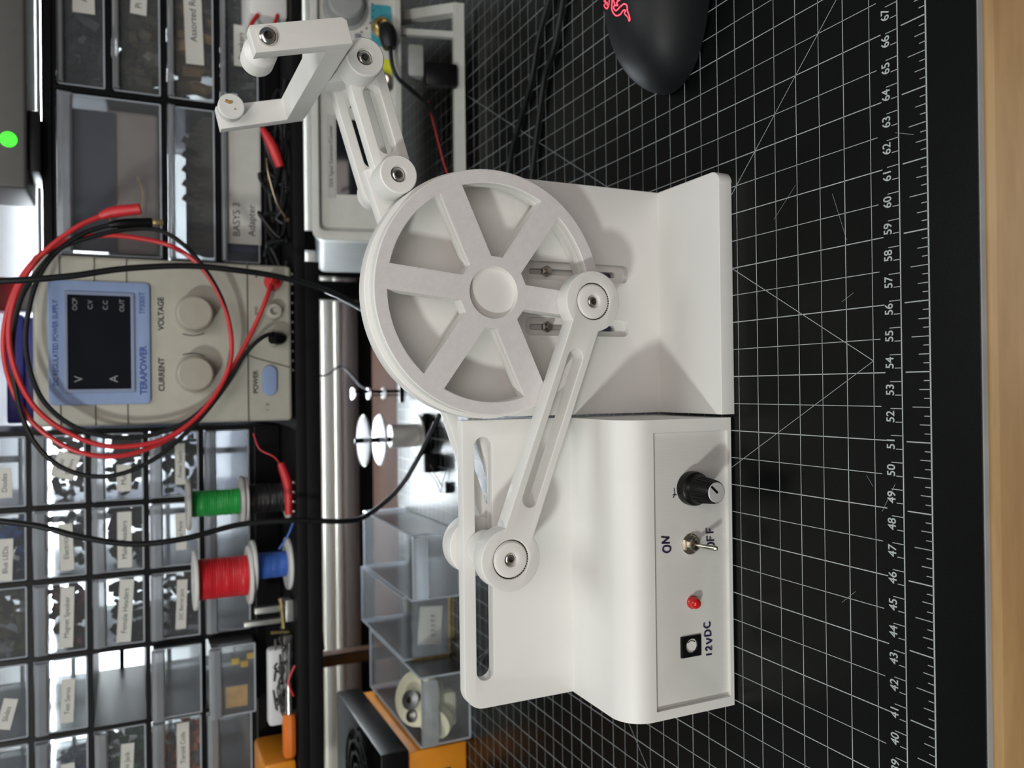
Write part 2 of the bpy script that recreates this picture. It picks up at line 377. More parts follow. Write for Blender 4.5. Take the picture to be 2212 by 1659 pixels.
quad((69.85, 0), (8.9, 60.95), .026); quad((16.3, 0), (77.2, 60.9), .026); quad((53.8, 0), (18.6, 60.9), .02)
for n_ in range(36, 73):
    X = n_
    text_bm(g, str(n_), .50, lambda x, y, z, X=X: (X-.30+x, -.745+y, ZL), 0.0, bold=.006, sx=.90)
for p, q in (((61.4, 3.9), (60.2, 5.2)), ((60.6, 1.9), (58.6, 1.2)), ((62.2, -1.1), (61.9, -1.9)), ((56.5, .9), (56.2, 1.5)), ((49.4, .4), (49.0, .1)), ((44.8, 1.0), (44.2, 1.7)), ((49.2, -.9), (48.1, -.3))):
    quad(p, q, .01)
gm = obj('printed_markings', g, INK, mt, O, smooth=0, label='white printed grid, rulers and centimetre numbers 36 to 72')

# ------------------------------------------------------------------ the white crank mechanism
OM = (50.5, 11, 0)
mech = thing('crank_mechanism', 'white 3D-printed crank machine with spoked wheel and control box, on the cutting mat', 'machine', OM)
# control housing with the slotted back plate
prof = [(13.60, .02), (13.60, 6.04), (9.45, 6.04)] + [(9.45-1.35*math.sin(math.radians(a)), 4.69+1.35*math.cos(math.radians(a))) for a in range(9, 91, 9)] + [(8.10, .12), (8.2, .02)]
b = BM()
rows = [[b.verts.new((X, y, z)) for y, z in prof] for X in (37.92, 51.42)]
n_ = len(prof)
for i in range(n_): b.faces.new((rows[0][i], rows[0][(i+1) % n_], rows[1][(i+1) % n_], rows[1][i]))
b.faces.new(rows[0]); b.faces.new(rows[1])
house = obj('control_housing', b, PLA, mech, OM)
cb = BM(); box(cb, (38.35, 7.0, .32), (50.83, 8.33, 4.50)); box(cb, (40.46, 7.5, 1.88), (41.46, 9.4, 3.02))
cut = obj('cut', cb, PLA, mech, OM)
boolean(house, [cut])
b = BM(); b.from_mesh(house.data)
for v in b.verts: v.co = v.co/S + Vector(OM)
R_ = .95
plate(b, [[(37.94, .1), (51.44, .1), (51.44, 11.76)] + arc(37.94+R_, 11.76-R_, R_, 90, 180, 10), stadium(39.68, 10.72, 50.2, 10.72, .45)], 12.96, 13.62, .03)
me = house.data; 
for v in b.verts: v.co = (v.co-Vector(OM))*S
b.to_mesh(me); b.free(); finish(me, PLA, 30)
b = BM(); plate(b, [rrect(38.37, .34, 50.81, 4.48, 0), rrect(40.46, 1.88, 41.46, 3.02, 0)], 8.31, 8.36, .002)
panel = obj('control_panel', b, PANEL, house, OM, label='greyer recessed front panel')

# speed knob
kc = (48.22, 8.31, 2.33)
b = BM(); lathe(b, [(.78, 0), (.79, .28), (.76, .44), (.64, .55), (.58, .75), (.50, 1.78), (.47, 1.83), (0.001, 1.83)], kc, (0, -1, 0), 44)
for i in range(22):
    t = 2*math.pi*i/22
    tube(b, [(kc[0]+.60*math.cos(t), 7.55, kc[2]+.60*math.sin(t)), (kc[0]+.51*math.cos(t), 6.6, kc[2]+.51*math.sin(t))], .022, 5, 1, False)
obj('control_knob', b, BLK, house, OM)
b = BM(); lathe(b, [(.45, 0), (.45, .03), (.42, .05), (0.001, .05)], (kc[0], kc[1]-1.82, kc[2]), (0, -1, 0), 40)
obj('knob_cap', b, mat('silver_cap', (.62, .62, .62), .35, .3, noise=(90, .05)), house, OM, label='silver round cap of the knob')
b = BM(); box(b, (kc[0]-.04, 6.42, kc[2]-.05), (kc[0]+.42, 6.455, kc[2]+.05), 0, rot=((kc[0], 6.4, kc[2]), Matrix.Rotation(math.radians(-48), 3, 'Y')))
obj('pointer_line', b, BLK, house, OM)
# toggle switch
tcn = (45.65, 8.31, 2.39)
b = BM(); lathe(b, [(.48, 0), (.48, .05), (.0001, .05)], tcn, (0, -1, 0), 36)
lathe(b, [(.45, .05), (.45, .17), (.41, .21), (.22, .21)], tcn, (0, -1, 0), 6)
lathe(b, [(.29, .2), (.29, .36), (.26, .40), (.19, .40), (.19, .2)], tcn, (0, -1, 0), 30)
obj('switch_nut', b, mat('nickel', (.60, .57, .48), .22, 1.0, noise=(150, .2)), house, OM)
b = BM(); tube(b, [(45.65, 8.1, 2.36), (45.63, 7.75, 2.2), (45.61, 7.35, 1.99), (45.60, 7.18, 1.90)], .105, 14, 4, True, lambda t: .85+.35*t)
lathe(b, [(.001, -.14), (.09, -.10), (.13, 0), (.09, .1), (.001, .14)], (45.60, 7.16, 1.89), (0, -1, -.5), 16, False)
obj('switch_lever', b, MT['nickel'], house, OM)
# indicator and power jack
b = BM(); lathe(b, [(.30, 0), (.30, .1), (.27, .12), (.26, .3), (.2, .42), (.1, .49), (.001, .5)], (42.97, 8.31, 2.33), (0, -1, 0), 30)
obj('indicator_led', b, LED, house, OM)
b = BM(); plate(b, [rrect(40.48, 1.90, 41.44, 3.0, .02, 2), circle(40.98, 2.42, .33, 30)], 8.22, 8.5, .01)
box(b, (40.48, 8.62, 1.9), (41.44, 9.3, 3.0)); lathe(b, [(.33, 0), (.33, .5)], (40.98, 8.5, 2.42), (0, 1, 0), 30, False)
pj = obj('power_jack', b, BLK, house, OM)
b = BM(); tube(b, [(40.98, 8.42, 2.42), (40.98, 8.9, 2.42)], .06, 12, 2, False); tube(b, [(41.12, 8.30, 2.2), (41.2, 8.30, 2.42), (41.12, 8.30, 2.62)], .02, 6, 5)
obj('jack_pin', b, STEEL, house, OM)
# handwriting in marker
def strokes(bm, sl, X, Z, s_=1.0, r=.045, Y=8.30):
    for st in sl: tube(bm, [(X+p[0]*s_, Y, Z+p[1]*s_) for p in st], r, 6, 4, True)
O_ = [(.12, .40), (.01, .30), (.0, .12), (.10, .0), (.22, .04), (.27, .2), (.24, .36), (.12, .40), (.05, .36)]
N_ = [[(0, 0), (.02, .2), (.03, .40)], [(.03, .40), (.14, .2), (.24, .02)], [(.24, .02), (.26, .2), (.30, .42)]]
F_ = [[(.02, 0), (.03, .2), (.03, .40)], [(.03, .40), (.14, .39), (.25, .41)], [(.03, .21), (.12, .20), (.21, .22)]]
def word(lab): 
    global b
    obj('handwritten_word', b, MARK, house, OM, label=lab)
b = BM(); strokes(b, [O_], 45.40, 3.50, 1.05); strokes(b, N_, 45.80, 3.56, 1.05); word('handwritten marker word ON')
b = BM(); strokes(b, [O_], 45.32, 1.03); strokes(b, F_, 45.68, 1.05); strokes(b, F_, 46.05, 1.08); word('handwritten marker word OFF')
b = BM()
strokes(b, [[(0, 0), (.0, .2), (.01, .36)]], 40.42, 1.27, .85); strokes(b, [[(0, .28), (.08, .36), (.17, .28), (.12, .14), (0, .0), (.2, .02)]], 40.62, 1.27, .9)
strokes(b, [[(.0, .34), (.06, .15), (.12, 0)], [(.12, 0), (.2, .18), (.25, .34)]], 40.93, 1.24, .95)
strokes(b, [[(0, 0), (.02, .36)], [(.02, .36), (.2, .32), (.26, .16), (.17, .02), (0, 0)]], 41.29, 1.30); strokes(b, [[(.24, .32), (.12, .36), (.01, .24), (.02, .08), (.14, .0), (.26, .05)]], 41.68, 1.33); word('handwritten marker word 12VDC')
b = BM(); strokes(b, [[(0, 0), (.28, .02)], [(-.04, .1), (-.02, 0), (-.04, -.1)], [(-.16, .08), (-.05, .0)]], 48.0, 3.24, 1.0, .025); word('small marker arrow above the knob')

# motor bracket: base plate and tall plate with the two adjusting slots
b = BM()
me_, cu_ = curve_mesh([[(51.58, 7.95), (62.45, 7.95)] + arc(62.43, 8.47, .55, -90, 0, 8) + [(62.98, 13.6), (51.58, 13.6)]], .38, .03)
t = bmesh.new(); t.from_mesh(me_)
for v in t.verts: v.co = Vector((v.co.x, v.co.y, v.co.z+.39))
m2 = bpy.data.meshes.new('tmp'); t.to_mesh(m2); t.free(); b.from_mesh(m2)
Cw = (57.18, 10.6)
outer = [(51.58, .2), (62.98, .2), (62.98, 9.2)] + arc(57.28, 9.9, 5.62, 0, 180, 40) + [(51.58, 9.2)]
plate(b, [outer, rrect(58.18, 2.65, 59.06, 8.5, .3), rrect(55.46, 2.65, 56.34, 8.5, .3)], 12.82, 13.25, .02)
plate(b, [outer, rrect(58.46, 3.2, 58.76, 8.1, .14), rrect(55.74, 3.2, 56.04, 8.1, .14)], 13.2, 13.62, .01)
brk = obj('motor_bracket', b, PLA, mech, OM)
for X in (58.62, 55.90):
    b = BM(); lathe(b, [(.27, 0), (.27, .22), (.24, .24), (.16, .24)], (X, 13.2, 7.2), (0, -1, 0), 6); lathe(b, [(.15, .1), (.15, .42), (.12, .46), (0.001, .46)], (X, 13.2, 7.2), (0, -1, 0), 24)
    obj('adjusting_screw', b, SHADEST if 0 else mat('dull_steel', (.34, .31, .28), .3, .9, noise=(200, .3)), brk, OM)
b = BM(); box(b, (54.6, 13.66, 3.9), (60.0, 14.0, 9.2), .05); obj('motor_plate', b, PLA, brk, OM)
b = BM(); box(b, (55.0, 14.1, 2.6), (59.6, 15.4, 4.4), .1); tube(b, [(57.2, 13.7, 9.5), (57.2, 16.2, 9.5)], 1.4, 32, 2, False)
mtb = obj('gear_motor', b, mat('motor_grey', (.22, .24, .30), .4, noise=(50, .1)), brk, OM, label='grey motor body behind the bracket')

# spoked wheel
WX, WZ = 57.2, 10.98
def wheel_hole(a0):
    """opening between the spoke at a0 and the spoke at a0+60 (degrees)"""
    w = .55; rin, rout = 1.62, 4.88; pts = []
    def off(a, r, side):
        t_ = math.asin(min(1, w/r)); return math.radians(a)+side*t_
    a_s = off(a0, rout, 1); a_e = off(a0+60, rout, -1)
    for i in range(15):
        t_ = a_s+(a_e-a_s)*i/14; pts.append((WX+rout*math.cos(t_), WZ+rout*math.sin(t_)))
    for t_ in (off(a0+60, rin, -1), off(a0, rin, 1)): pts.append((WX+rin*math.cos(t_), WZ+rin*math.sin(t_)))
    return pts
holes = [wheel_hole(a) for a in (24, 84, 144, 204, 264, 324)]
b = BM()
plate(b, [circle(WX, WZ, 5.48, 120)] + holes + [circle(WX, WZ, 1.15, 60)], 10.90, 11.34, .03)
plate(b, [circle(WX, WZ, 5.46, 120)] + holes, 11.32, 11.80, .02)
plate(b, [circle(WX, WZ, 5.64, 120), circle(WX, WZ, 5.22, 120)], 11.78, 12.72, .06)
tube(b, [(WX, 11.9, WZ), (WX, 12.86, WZ)], .75, 30, 2, False)
wheel = obj('spoked_wheel', b, PLA, mech, OM)
b = BM()
plate(b, [circle(WX, WZ, 5.44, 120)] + [[((p[0]-WX)*1.006+WX, (p[1]-WZ)*1.006+WZ) for p in hl] for hl in holes] + [circle(WX, WZ, 1.17, 60)], 10.885, 10.905, 0)
obj('wheel_face', b, PLAF, wheel, OM, label='rough front face with diagonal print lines')
b = BM(); lathe(b, [(1.16, 0), (1.16, .1)], (WX, 11.22, WZ), (0, 1, 0), 60); obj('hub_recess', b, PLA, wheel, OM)

# connecting rods (front one seen, its twin behind the slotted plate drives the swing arm)
def frame_from(p, q):
    d = Vector((q[0]-p[0], q[1]-p[1])).normalized(); return (p, (d.x, d.y), (-d.y, d.x)), math.hypot(q[0]-p[0], q[1]-p[1])
PL, PU = (45.46, 10.74), (56.86, 6.42)
fr, LEN = frame_from(PL, PU)
def rod_outline(L_, R1, hw):
    a = math.degrees(math.asin(hw/R1))
    return arc(0, 0, R1, a, 360-a, 40) + arc(L_, 0, R1, 180+a, 540-a, 40)
b = BM()
plate(b, [rod_outline(LEN, 1.40, .72), circle(0, 0, .86, 48), circle(LEN, 0, .86, 48), stadium(2.75, 0, LEN-2.75, 0, .37)], 9.93, 10.86, .04, fr)
rod = obj('connecting_rod', b, PLA, mech, OM)
for c_, dx in ((PL, 0), (PU, 0)):
    b = BM(); lathe(b, [(.86, 0), (.86, .5)], (c_[0], 10.0, c_[1]), (0, 1, 0), 48, False); closed_lathe(b, [(.83, .1), (.87, .1), (.87, .3), (.83, .3)], (c_[0], 10.0, c_[1]), (0, 1, 0), 48)
    obj('gap_ring', b, BLKM, rod, OM, label='black ring put in for the shaded gap around the round cap')  # ring coloured black for the shade between rod and cap
    b = BM(); lathe(b, [(.81, .6), (.81, .0), (.74, -.10), (.46, -.16), (.33, -.13), (.27, .0), (.27, .12), (.001, .12)], (c_[0], 10.02, c_[1]), (0, 1, 0), 48)
    obj('bearing_cap', b, WHT if 0 else mat('white_cap', (.82, .81, .78), .4, noise=(80, .02)), rod, OM)
    hexscrew((c_[0], 10.12, c_[1]), .27, rod, OM)
# pins joining rod to wheel and to the slot
b = BM(); tube(b, [(PL[0], 10.6, PL[1]), (PL[0], 14.2, PL[1])], .44, 32, 2, False); tube(b, [(PL[0], 10.85, PL[1]), (PL[0], 12.9, PL[1])], .86, 40, 2, False)
obj('slider_pin', b, PLA, mech, OM)
b = BM(); tube(b, [(PU[0], 10.5, PU[1]), (PU[0], 11.0, PU[1])], .7, 32, 2, False); obj('crank_pin', b, PLA, mech, OM)

# swing arm behind the plate: long slotted lever from the slider to the front bosses, plus the rear link
Lc, Uc = (62.30, 15.02), (67.18, 16.45)
b = BM()
plate(b, [circle(45.40, 10.72, 1.42, 60)], 13.75, 14.8, .05)
E0 = (45.7, 9.28); fr2, L2 = frame_from(E0, (Lc[0], Lc[1]-.12))
plate(b, [[(0, -.85), (L2+.9, -.85), (L2+.9, .86), (0, .86)], stadium(2.0, 0, 9.5, 0, .34)], 13.85, 14.6, .03, fr2)
fr3, L3 = frame_from((62.55, 14.72), (67.43, 16.18))
def link(bm, fr_, L_, y0, y1, hw=.86, sl=.40):
    plate(bm, [arc(0, 0, hw, 90, 270, 16) + arc(L_, 0, hw, -90, 90, 16), stadium(1.45, 0, L_-1.35, 0, sl)], y0, y1, .03, fr_)
link(b, fr3, L3, 13.2, 13.95)
for c_ in (Lc, Uc):
    lathe(b, [(.84, 1.6), (.84, .06), (.79, 0), (.37, 0), (.33, .28), (.001, .28)], (c_[0], 11.8, c_[1]), (0, 1, 0), 48)
arm = obj('swing_arm', b, PLA, mech, OM)
b = BM()
link(b, fr3, L3, 15.75, 16.5)
for c_ in ((62.55, 14.72), (67.43, 16.18)): lathe(b, [(.82, 0), (.82, .62), (.72, .74), (.001, .74)], (c_[0], 16.4, c_[1]), (0, 1, 0), 48)
obj('rear_link', b, PLA, mech, OM)
b = BM()
for c_ in ((62.5, 14.75), (67.4, 16.2)): tube(b, [(c_[0], 13.9, c_[1]), (c_[0], 15.8, c_[1])], .42, 30, 2, False)
obj('link_spacer', b, PLA, mech, OM)
for c_ in (Lc, Uc):
    hexscrew((c_[0], 12.07, c_[1]), .31, arm, OM)

# U-shaped yoke on the upper pivot
U0 = (67.02, 16.62); uu = (.9645, .2642); vv = (-.2642, .9645); fy = (U0, uu, vv)
b = BM()
plate(b, [[(-.12, 1.04), (.0, 1.04), (.80, 1.04), (.93, 1.2), (.95, 4.8), (.86, 4.88), (-.08, 4.88)]], 9.40, 10.05, .02, fy)
plate(b, [[(-.12, 1.10), (.93, 1.06), (.98, 5.15), (-.10, 5.2)]], 19.0, 19.65, .02, fy)
plate(b, [[(-.12, 1.06), (.90, 1.06), (.93, 1.98), (-.12, 2.0)]], 9.9, 19.2, .0, fy)
plate(b, [[(-.05, -.3), (.8, -.3), (.8, 1.3), (-.05, 1.3)]], 14.1, 15.6, .02, fy)
yoke = obj('spool_yoke', b, PLA, mech, OM)
def uvp(u_, v_, Y): return (U0[0]+u_*uu[0]+v_*vv[0], Y, U0[1]+u_*uu[1]+v_*vv[1])
b = BM(); lathe(b, [(.4, 0), (.4, .55), (.62, .75), (.66, .85), (.66, 1.85), (.6, 1.92), (.001, 1.92)], uvp(.46, 4.33, 10.0), (0, 1, 0), 40); obj('spool_roller', b, PLA, yoke, OM)
b = BM(); lathe(b, [(.36, 0), (.36, .3), (.58, .4), (.60, .5), (.60, .98), (.56, 1.02), (.001, 1.02)], uvp(.62, 4.62, 19.05), (0, -1, 0), 40); obj('spool_roller', b, WHT, yoke, OM)
b = BM(); c_ = uvp(.62, 4.62, 18.01)
tube(b, [(c_[0]+.22, c_[1], c_[2]+.28), (c_[0]+.15, c_[1], c_[2]+.1), (c_[0]+.2, c_[1], c_[2]-.02)], .07, 6, 4); tube(b, [(c_[0]-.1, c_[1], c_[2]-.18), (c_[0]-.16, c_[1], c_[2]-.12)], .03, 5, 2)
obj('glue_mark', b, CREAM, yoke, OM, label='brown glue mark on the rear roller')
hexscrew(uvp(.44, 4.28, 9.39), .34, yoke, OM)

# ------------------------------------------------------------------ computer mouse
MO = (74.1, 12.2, 0)
mouse = thing('computer_mouse', 'black computer mouse with a glowing red logo, on the cutting mat right of the machine', 'mouse', MO)
b = BM(); ma, mb, mh = 6.0, 3.15, 3.7
def mpt(a, e, off=0.0):
    """superellipsoid shell, exponent 2.3"""
    f_ = lambda c_, p: math.copysign(abs(c_)**p, c_)
    x = f_(math.cos(a), 2/2.3)*f_(math.cos(e), 2/2.3); y = f_(math.sin(a), 2/2.3)*f_(math.cos(e), 2/2.3); z = f_(math.sin(e), 2/2.3)
    return Vector((MO[0]+x*(ma+off), MO[1]+y*(mb+off), .12+z*(mh-.12+off)))
rings = []
for i in range(18):
    e = math.pi/2*i/18
    rings.append([b.verts.new(mpt(2*math.pi*j/56, e)) for j in range(56)])
for r0, r1 in zip(rings, rings[1:]):
    for j in range(56): b.faces.new((r0[j], r0[(j+1) % 56], r1[(j+1) % 56], r1[j]))
top = b.verts.new(mpt(0, math.pi/2)); 
for j in range(56): b.faces.new((rings[-1][j], rings[-1][(j+1) % 56], top))
b.faces.new(rings[0])
obj('mouse_shell', b, mat('soft_black', (.006, .0075, .009), .52, spec=.34, noise=(60, .15)), mouse, MO, 60)
b = BM(); lo = [b.verts.new(mpt(2*math.pi*j/56, 0, -.15)+Vector((0, 0, -.12))) for j in range(56)]; hi = [b.verts.new(mpt(2*math.pi*j/56, 0, -.15)+Vector((0, 0, .02))) for j in range(56)]
for j in range(56): b.faces.new((lo[j], lo[(j+1) % 56], hi[(j+1) % 56], hi[j]))
b.faces.new(lo); obj('base_skirt', b, BLK, mouse, MO)
b = BM()
for st in PATHS['logo']: tube(b, st, .036, 6, 4)
obj('logo_light', b, GLOW, mouse, MO, label='glowing red intertwined snake logo')
b = BM(); box(b, (77.0, 10.6, 3.0), (77.02, 10.62, 3.02)); tube(b, [(74.5, 9.2, 2.2), (76.5, 9.1, 2.3), (78.5, 9.4, 2.0)], .18, 8, 5); obj('thumb_button', b, BLK, mouse, MO)

# cords on the mat, hanging cables
b = BM(); tube(b, [(x, y, z+.02) for x, y, z in PATHS['mat_cord_a']], .20, 10, 6)
tag(obj('black_cable', b, RUB, None), 'thin black cable on the mat behind the mouse, the one further from the mouse', 'cable', 'thin black cables on the mat')
b = BM(); tube(b, [(x, y, z+.02) for x, y, z in PATHS['mat_cord_b']], .20, 10, 6)
tag(obj('black_cable', b, RUB, None), 'thin black cable on the mat behind the mouse, the one nearer to it', 'cable', 'thin black cables on the mat')
b = BM(); tube(b, PATHS['cable_a'], .21, 12, 8); tag(obj('black_cable', b, RUB, None), 'thick black cable crossing the right side of the beige power supply', 'cable', 'hanging black cables')
b = BM(); tube(b, PATHS['cable_b'], .20, 12, 8); tag(obj('black_cable', b, RUB, None), 'thick black cable hanging in front of the cabinet of small drawers', 'cable', 'hanging black cables')

# ------------------------------------------------------------------ riser shelf
sh = thing('riser_shelf', 'black riser shelf on legs at the back of the desk, carrying the power supply', 'shelf', (50, 54, -.3))
OS = (50, 54, -.3)
b = BM(); box(b, (8, 42.3, 13.2), (110, 66, 14.05), .08); obj('shelf_board', b, BLKM, sh, OS)
b = BM(); box(b, (8, 42.2, 12.15), (63.0, 43.1, 13.25), .06); obj('front_rail', b, BLKM, sh, OS)
for X0, X1 in ((67.6, 69.7), (65.0, 66.4), (62.5, 64.5), (23.6, 24.9), (104, 106)):
    b = BM(); box(b, (X0, 64.4, -.3), (X1, 65.9, 13.25), .08); obj('shelf_leg', b, BLK if X0 > 30 else DARKW, sh, OS)

# ------------------------------------------------------------------ LED strip and light
ls = thing('led_strip', 'bright white LED light bar under the upper shelf, on the wall behind the cabinets', 'light', (57, 71.5, 33.4))
b = BM(); box(b, (6, 70.6, 33.4), (112, 72.4, 33.8)); obj('strip_channel', b, GREY, ls, (57, 71.5, 33.4))
b = BM(); box(b, (6, 70.8, 33.0), (112, 72.2, 33.4)); obj('strip_diffuser', b, STRIP, ls, (57, 71.5, 33.4))
ls = thing('led_strip', 'bright white LED light bar on the wall below the riser shelf', 'light', (50, 75.8, 9.2))
b = BM(); box(b, (35, 75.6, 8.9), (64, 76, 9.7)); obj('strip_channel', b, GREY, ls, (50, 75.8, 9.2))
b = BM(); box(b, (35, 75.3, 9.0), (64, 75.6, 9.6)); obj('strip_diffuser', b, STRIP2, ls, (50, 75.8, 9.2))
b = BM(); box(b, (6, 50, 38.2), (112, 73, 39.2), .1); us = obj('upper_shelf', b, BLKM, None); tag(us, 'black upper shelf above the drawer cabinets', 'shelf')

# ------------------------------------------------------------------ bench power supply
OP = (56.6, 50, 14.05)
ps = thing('power_supply', 'beige bench power supply with a blue-framed display, standing on the riser shelf', 'power supply', OP)
b = BM(); box(b, (50.62, 42.0, 14.32), (62.55, 58, 31.7), .35, 4); obj('case', b, BEIGE, ps, OP)
GRV = mat('groove', (.10, .09, .075), .6, noise=(60, .1))
for z in (30.05, 27.9, 25.85):
    for xa_, xb_ in ((50.60, 52.15), (60.75, 62.57)):
        b = BM(); box(b, (xa_, 41.96, z-.035), (xb_, 42.03, z+.035)); obj('case_groove', b, GRV, ps, OP)
b = BM(); box(b, (50.60, 41.96, 17.55), (62.57, 42.03, 17.65)); obj('case_groove', b, GRV, ps, OP)
b = BM(); tube(b, [(55.6, 41.99, 17.5), (55.4, 41.99, 17.0), (54.9, 41.99, 15.2), (54.7, 41.99, 14.5)], .05, 6, 6); obj('case_groove', b, GRV, ps, OP)
for X in (51.8, 61.2):
    for Y in (43.5, 56):
        b = BM(); lathe(b, [(.6, 0), (.6, .3)], (X, Y, 14.05), (0, 0, 1), 20); obj('rubber_foot', b, RUB, ps, OP)
b = BM(); plate(b, [rrect(52.1, 24.35, 60.75, 30.75, .3), rrect(53.15, 25.55, 59.8, 29.6, .05, 2)], 41.75, 42.05, .05)
bez = obj('display_bezel', b, BLUE, ps, OP)
b = BM(); plate(b, [rrect(52.95, 25.35, 60.0, 29.8, .12), rrect(53.2, 25.6, 59.75, 29.55, .05, 2)], 41.62, 41.8, .04); obj('inner_frame', b, mat('blue_light', (.22, .27, .40), .45, noise=(60, .04)), bez, OP)
b = BM(); box(b, (53.1, 41.86, 25.5), (59.9, 41.96, 29.65)); obj('display_glass', b, SCREEN, bez, OP)
b = BM()
for s_, X, Z in (('V', 53.9, 28.9), ('A', 53.9, 26.7)): text_bm(b, s_, .75, front(X, 41.85, Z))
for s_, Z in (('OCP', 29.1), ('C.V', 28.15), ('C.C', 27.2), ('OUT', 26.15)): text_bm(b, s_, .42, front(59.1, 41.85, Z))
obj('display_text', b, GREYI, bez, OP)
for s_, z_, X, Z, sx_, bo in (('DC REGULATED POWER SUPPLY', .44, 56.4, 30.3, .92, .008), ('TERAPOWER', .62, 54.5, 24.8, .95, .02), ('TP3005T', .50, 59.3, 24.85, .85, .005)):
    b = BM(); text_bm(b, s_, z_, front(X, 41.73, Z), sx=sx_, bold=bo); obj('bezel_lettering', b, NAVY, bez, OP)
b = BM(); text_bm(b, 'VOLTAGE', .54, front(58.6, 41.98, 23.6), bold=.015); text_bm(b, 'CURRENT', .54, front(54.2, 41.98, 23.6), bold=.015); text_bm(b, 'POWER', .50, front(53.6, 41.98, 17.05), bold=.012); text_bm(b, 'I   0', .36, front(51.7, 41.98, 16.2)); text_bm(b, '+', .5, front(61.6, 41.98, 16.9)); text_bm(b, 'GND', .3, front(59, 41.98, 16.95))
for X in (58.6, 54.2):
    tube(b, [(X+1.55*math.cos(a)*(-1 if X > 56 else 1), 41.98, 21.5+1.75*math.sin(a)) for a in (-.5, -.2, .1, .4)], .035, 6, 4)
obj('panel_text', b, INKB, ps, OP)
for X in (58.60, 54.22):
    b = BM(); lathe(b, [(1.38, 0), (1.38, .25), (1.28, .35), (1.22, 1.5), (1.1, 1.62), (.0001, 1.66)], (X, 42.0, 21.4), (0, -1, 0), 48)
    obj('control_knob', b, mat('knob_beige', (.37, .345, .29), .45, noise=(60, .03)), ps, OP)
b = BM(); plate(b, [stadium(53.1, 16.05, 54.3, 16.05, .55)], 41.75, 42.1, .08); obj('power_button', b, BLUE, ps, OP)
b = BM(); closed_lathe(b, [(.58, 0), (.66, 0), (.66, .15), (.58, .15)], (53.7, 42, 16.05), (0, -1, 0), 40)
bpy_dummy = b.free()
for X, M_, lab in ((61.2, RED, 'red binding post with a plug in it'), (58.95, BEIGE, None), (56.9, BLK, 'black binding post with a plug in it')):
    b = BM(); lathe(b, [(.62, 0), (.66, .1), (.60, .55), (.55, .75), (.3, .8), (.3, .4), (.001, .4)], (X, 42, 15.75), (0, -1, 0), 32)
    obj('binding_post', b, M_ if M_ is not BLK else BEIGE, ps, OP, label=lab)
# test leads
rl = thing('test_lead', 'red alligator-clip test lead looping in front of the power supply', 'test lead', (56, 40, 24), group='looping test leads')
b = BM(); tube(b, PATHS['red_lead'], .17, 10, 6); obj('lead_wire', b, RED, rl, (56, 40, 24))
b = BM(); tube(b, PATHS['red_clip'], .34, 14, 5, True, lambda t: .6+.55*math.sin(min(1, t*1.3)*math.pi*.62)); obj('clip_boot', b, RED, rl, (56, 40, 24))
b = BM(); tube(b, [(61.2, 41.9, 15.7), (61.2, 41.0, 15.75), (61.25, 40.6, 16.2)], .36, 14, 4); obj('banana_plug', b, RED, rl, (56, 40, 24))
bl = thing('test_lead', 'black alligator-clip test lead looping in front of the power supply', 'test lead', (55, 40, 23), group='looping test leads')
b = BM(); tube(b, PATHS['black_lead'], .16, 10, 6); obj('lead_wire', b, RUB, bl, (55, 40, 23))
b = BM(); tube(b, PATHS['black_clip'], .30, 14, 5, True, lambda t: .6+.5*math.sin(min(1, t*1.3)*math.pi*.62)); obj('clip_boot', b, BLK, bl, (55, 40, 23))
b = BM(); c_ = Vector(PATHS['black_clip'][-1]); box(b, c_+Vector((-.15, -.15, -.75)), c_+Vector((.2, .15, .0)), .05); obj('clip_jaw', b, BRASS, bl, (55, 40, 23))
b = BM(); tube(b, [(56.95, 41.9, 15.2), (56.85, 41.0, 15.5), (56.9, 40.6, 16.0)], .48, 14, 4); obj('banana_plug', b, BLK, bl, (55, 40, 23))

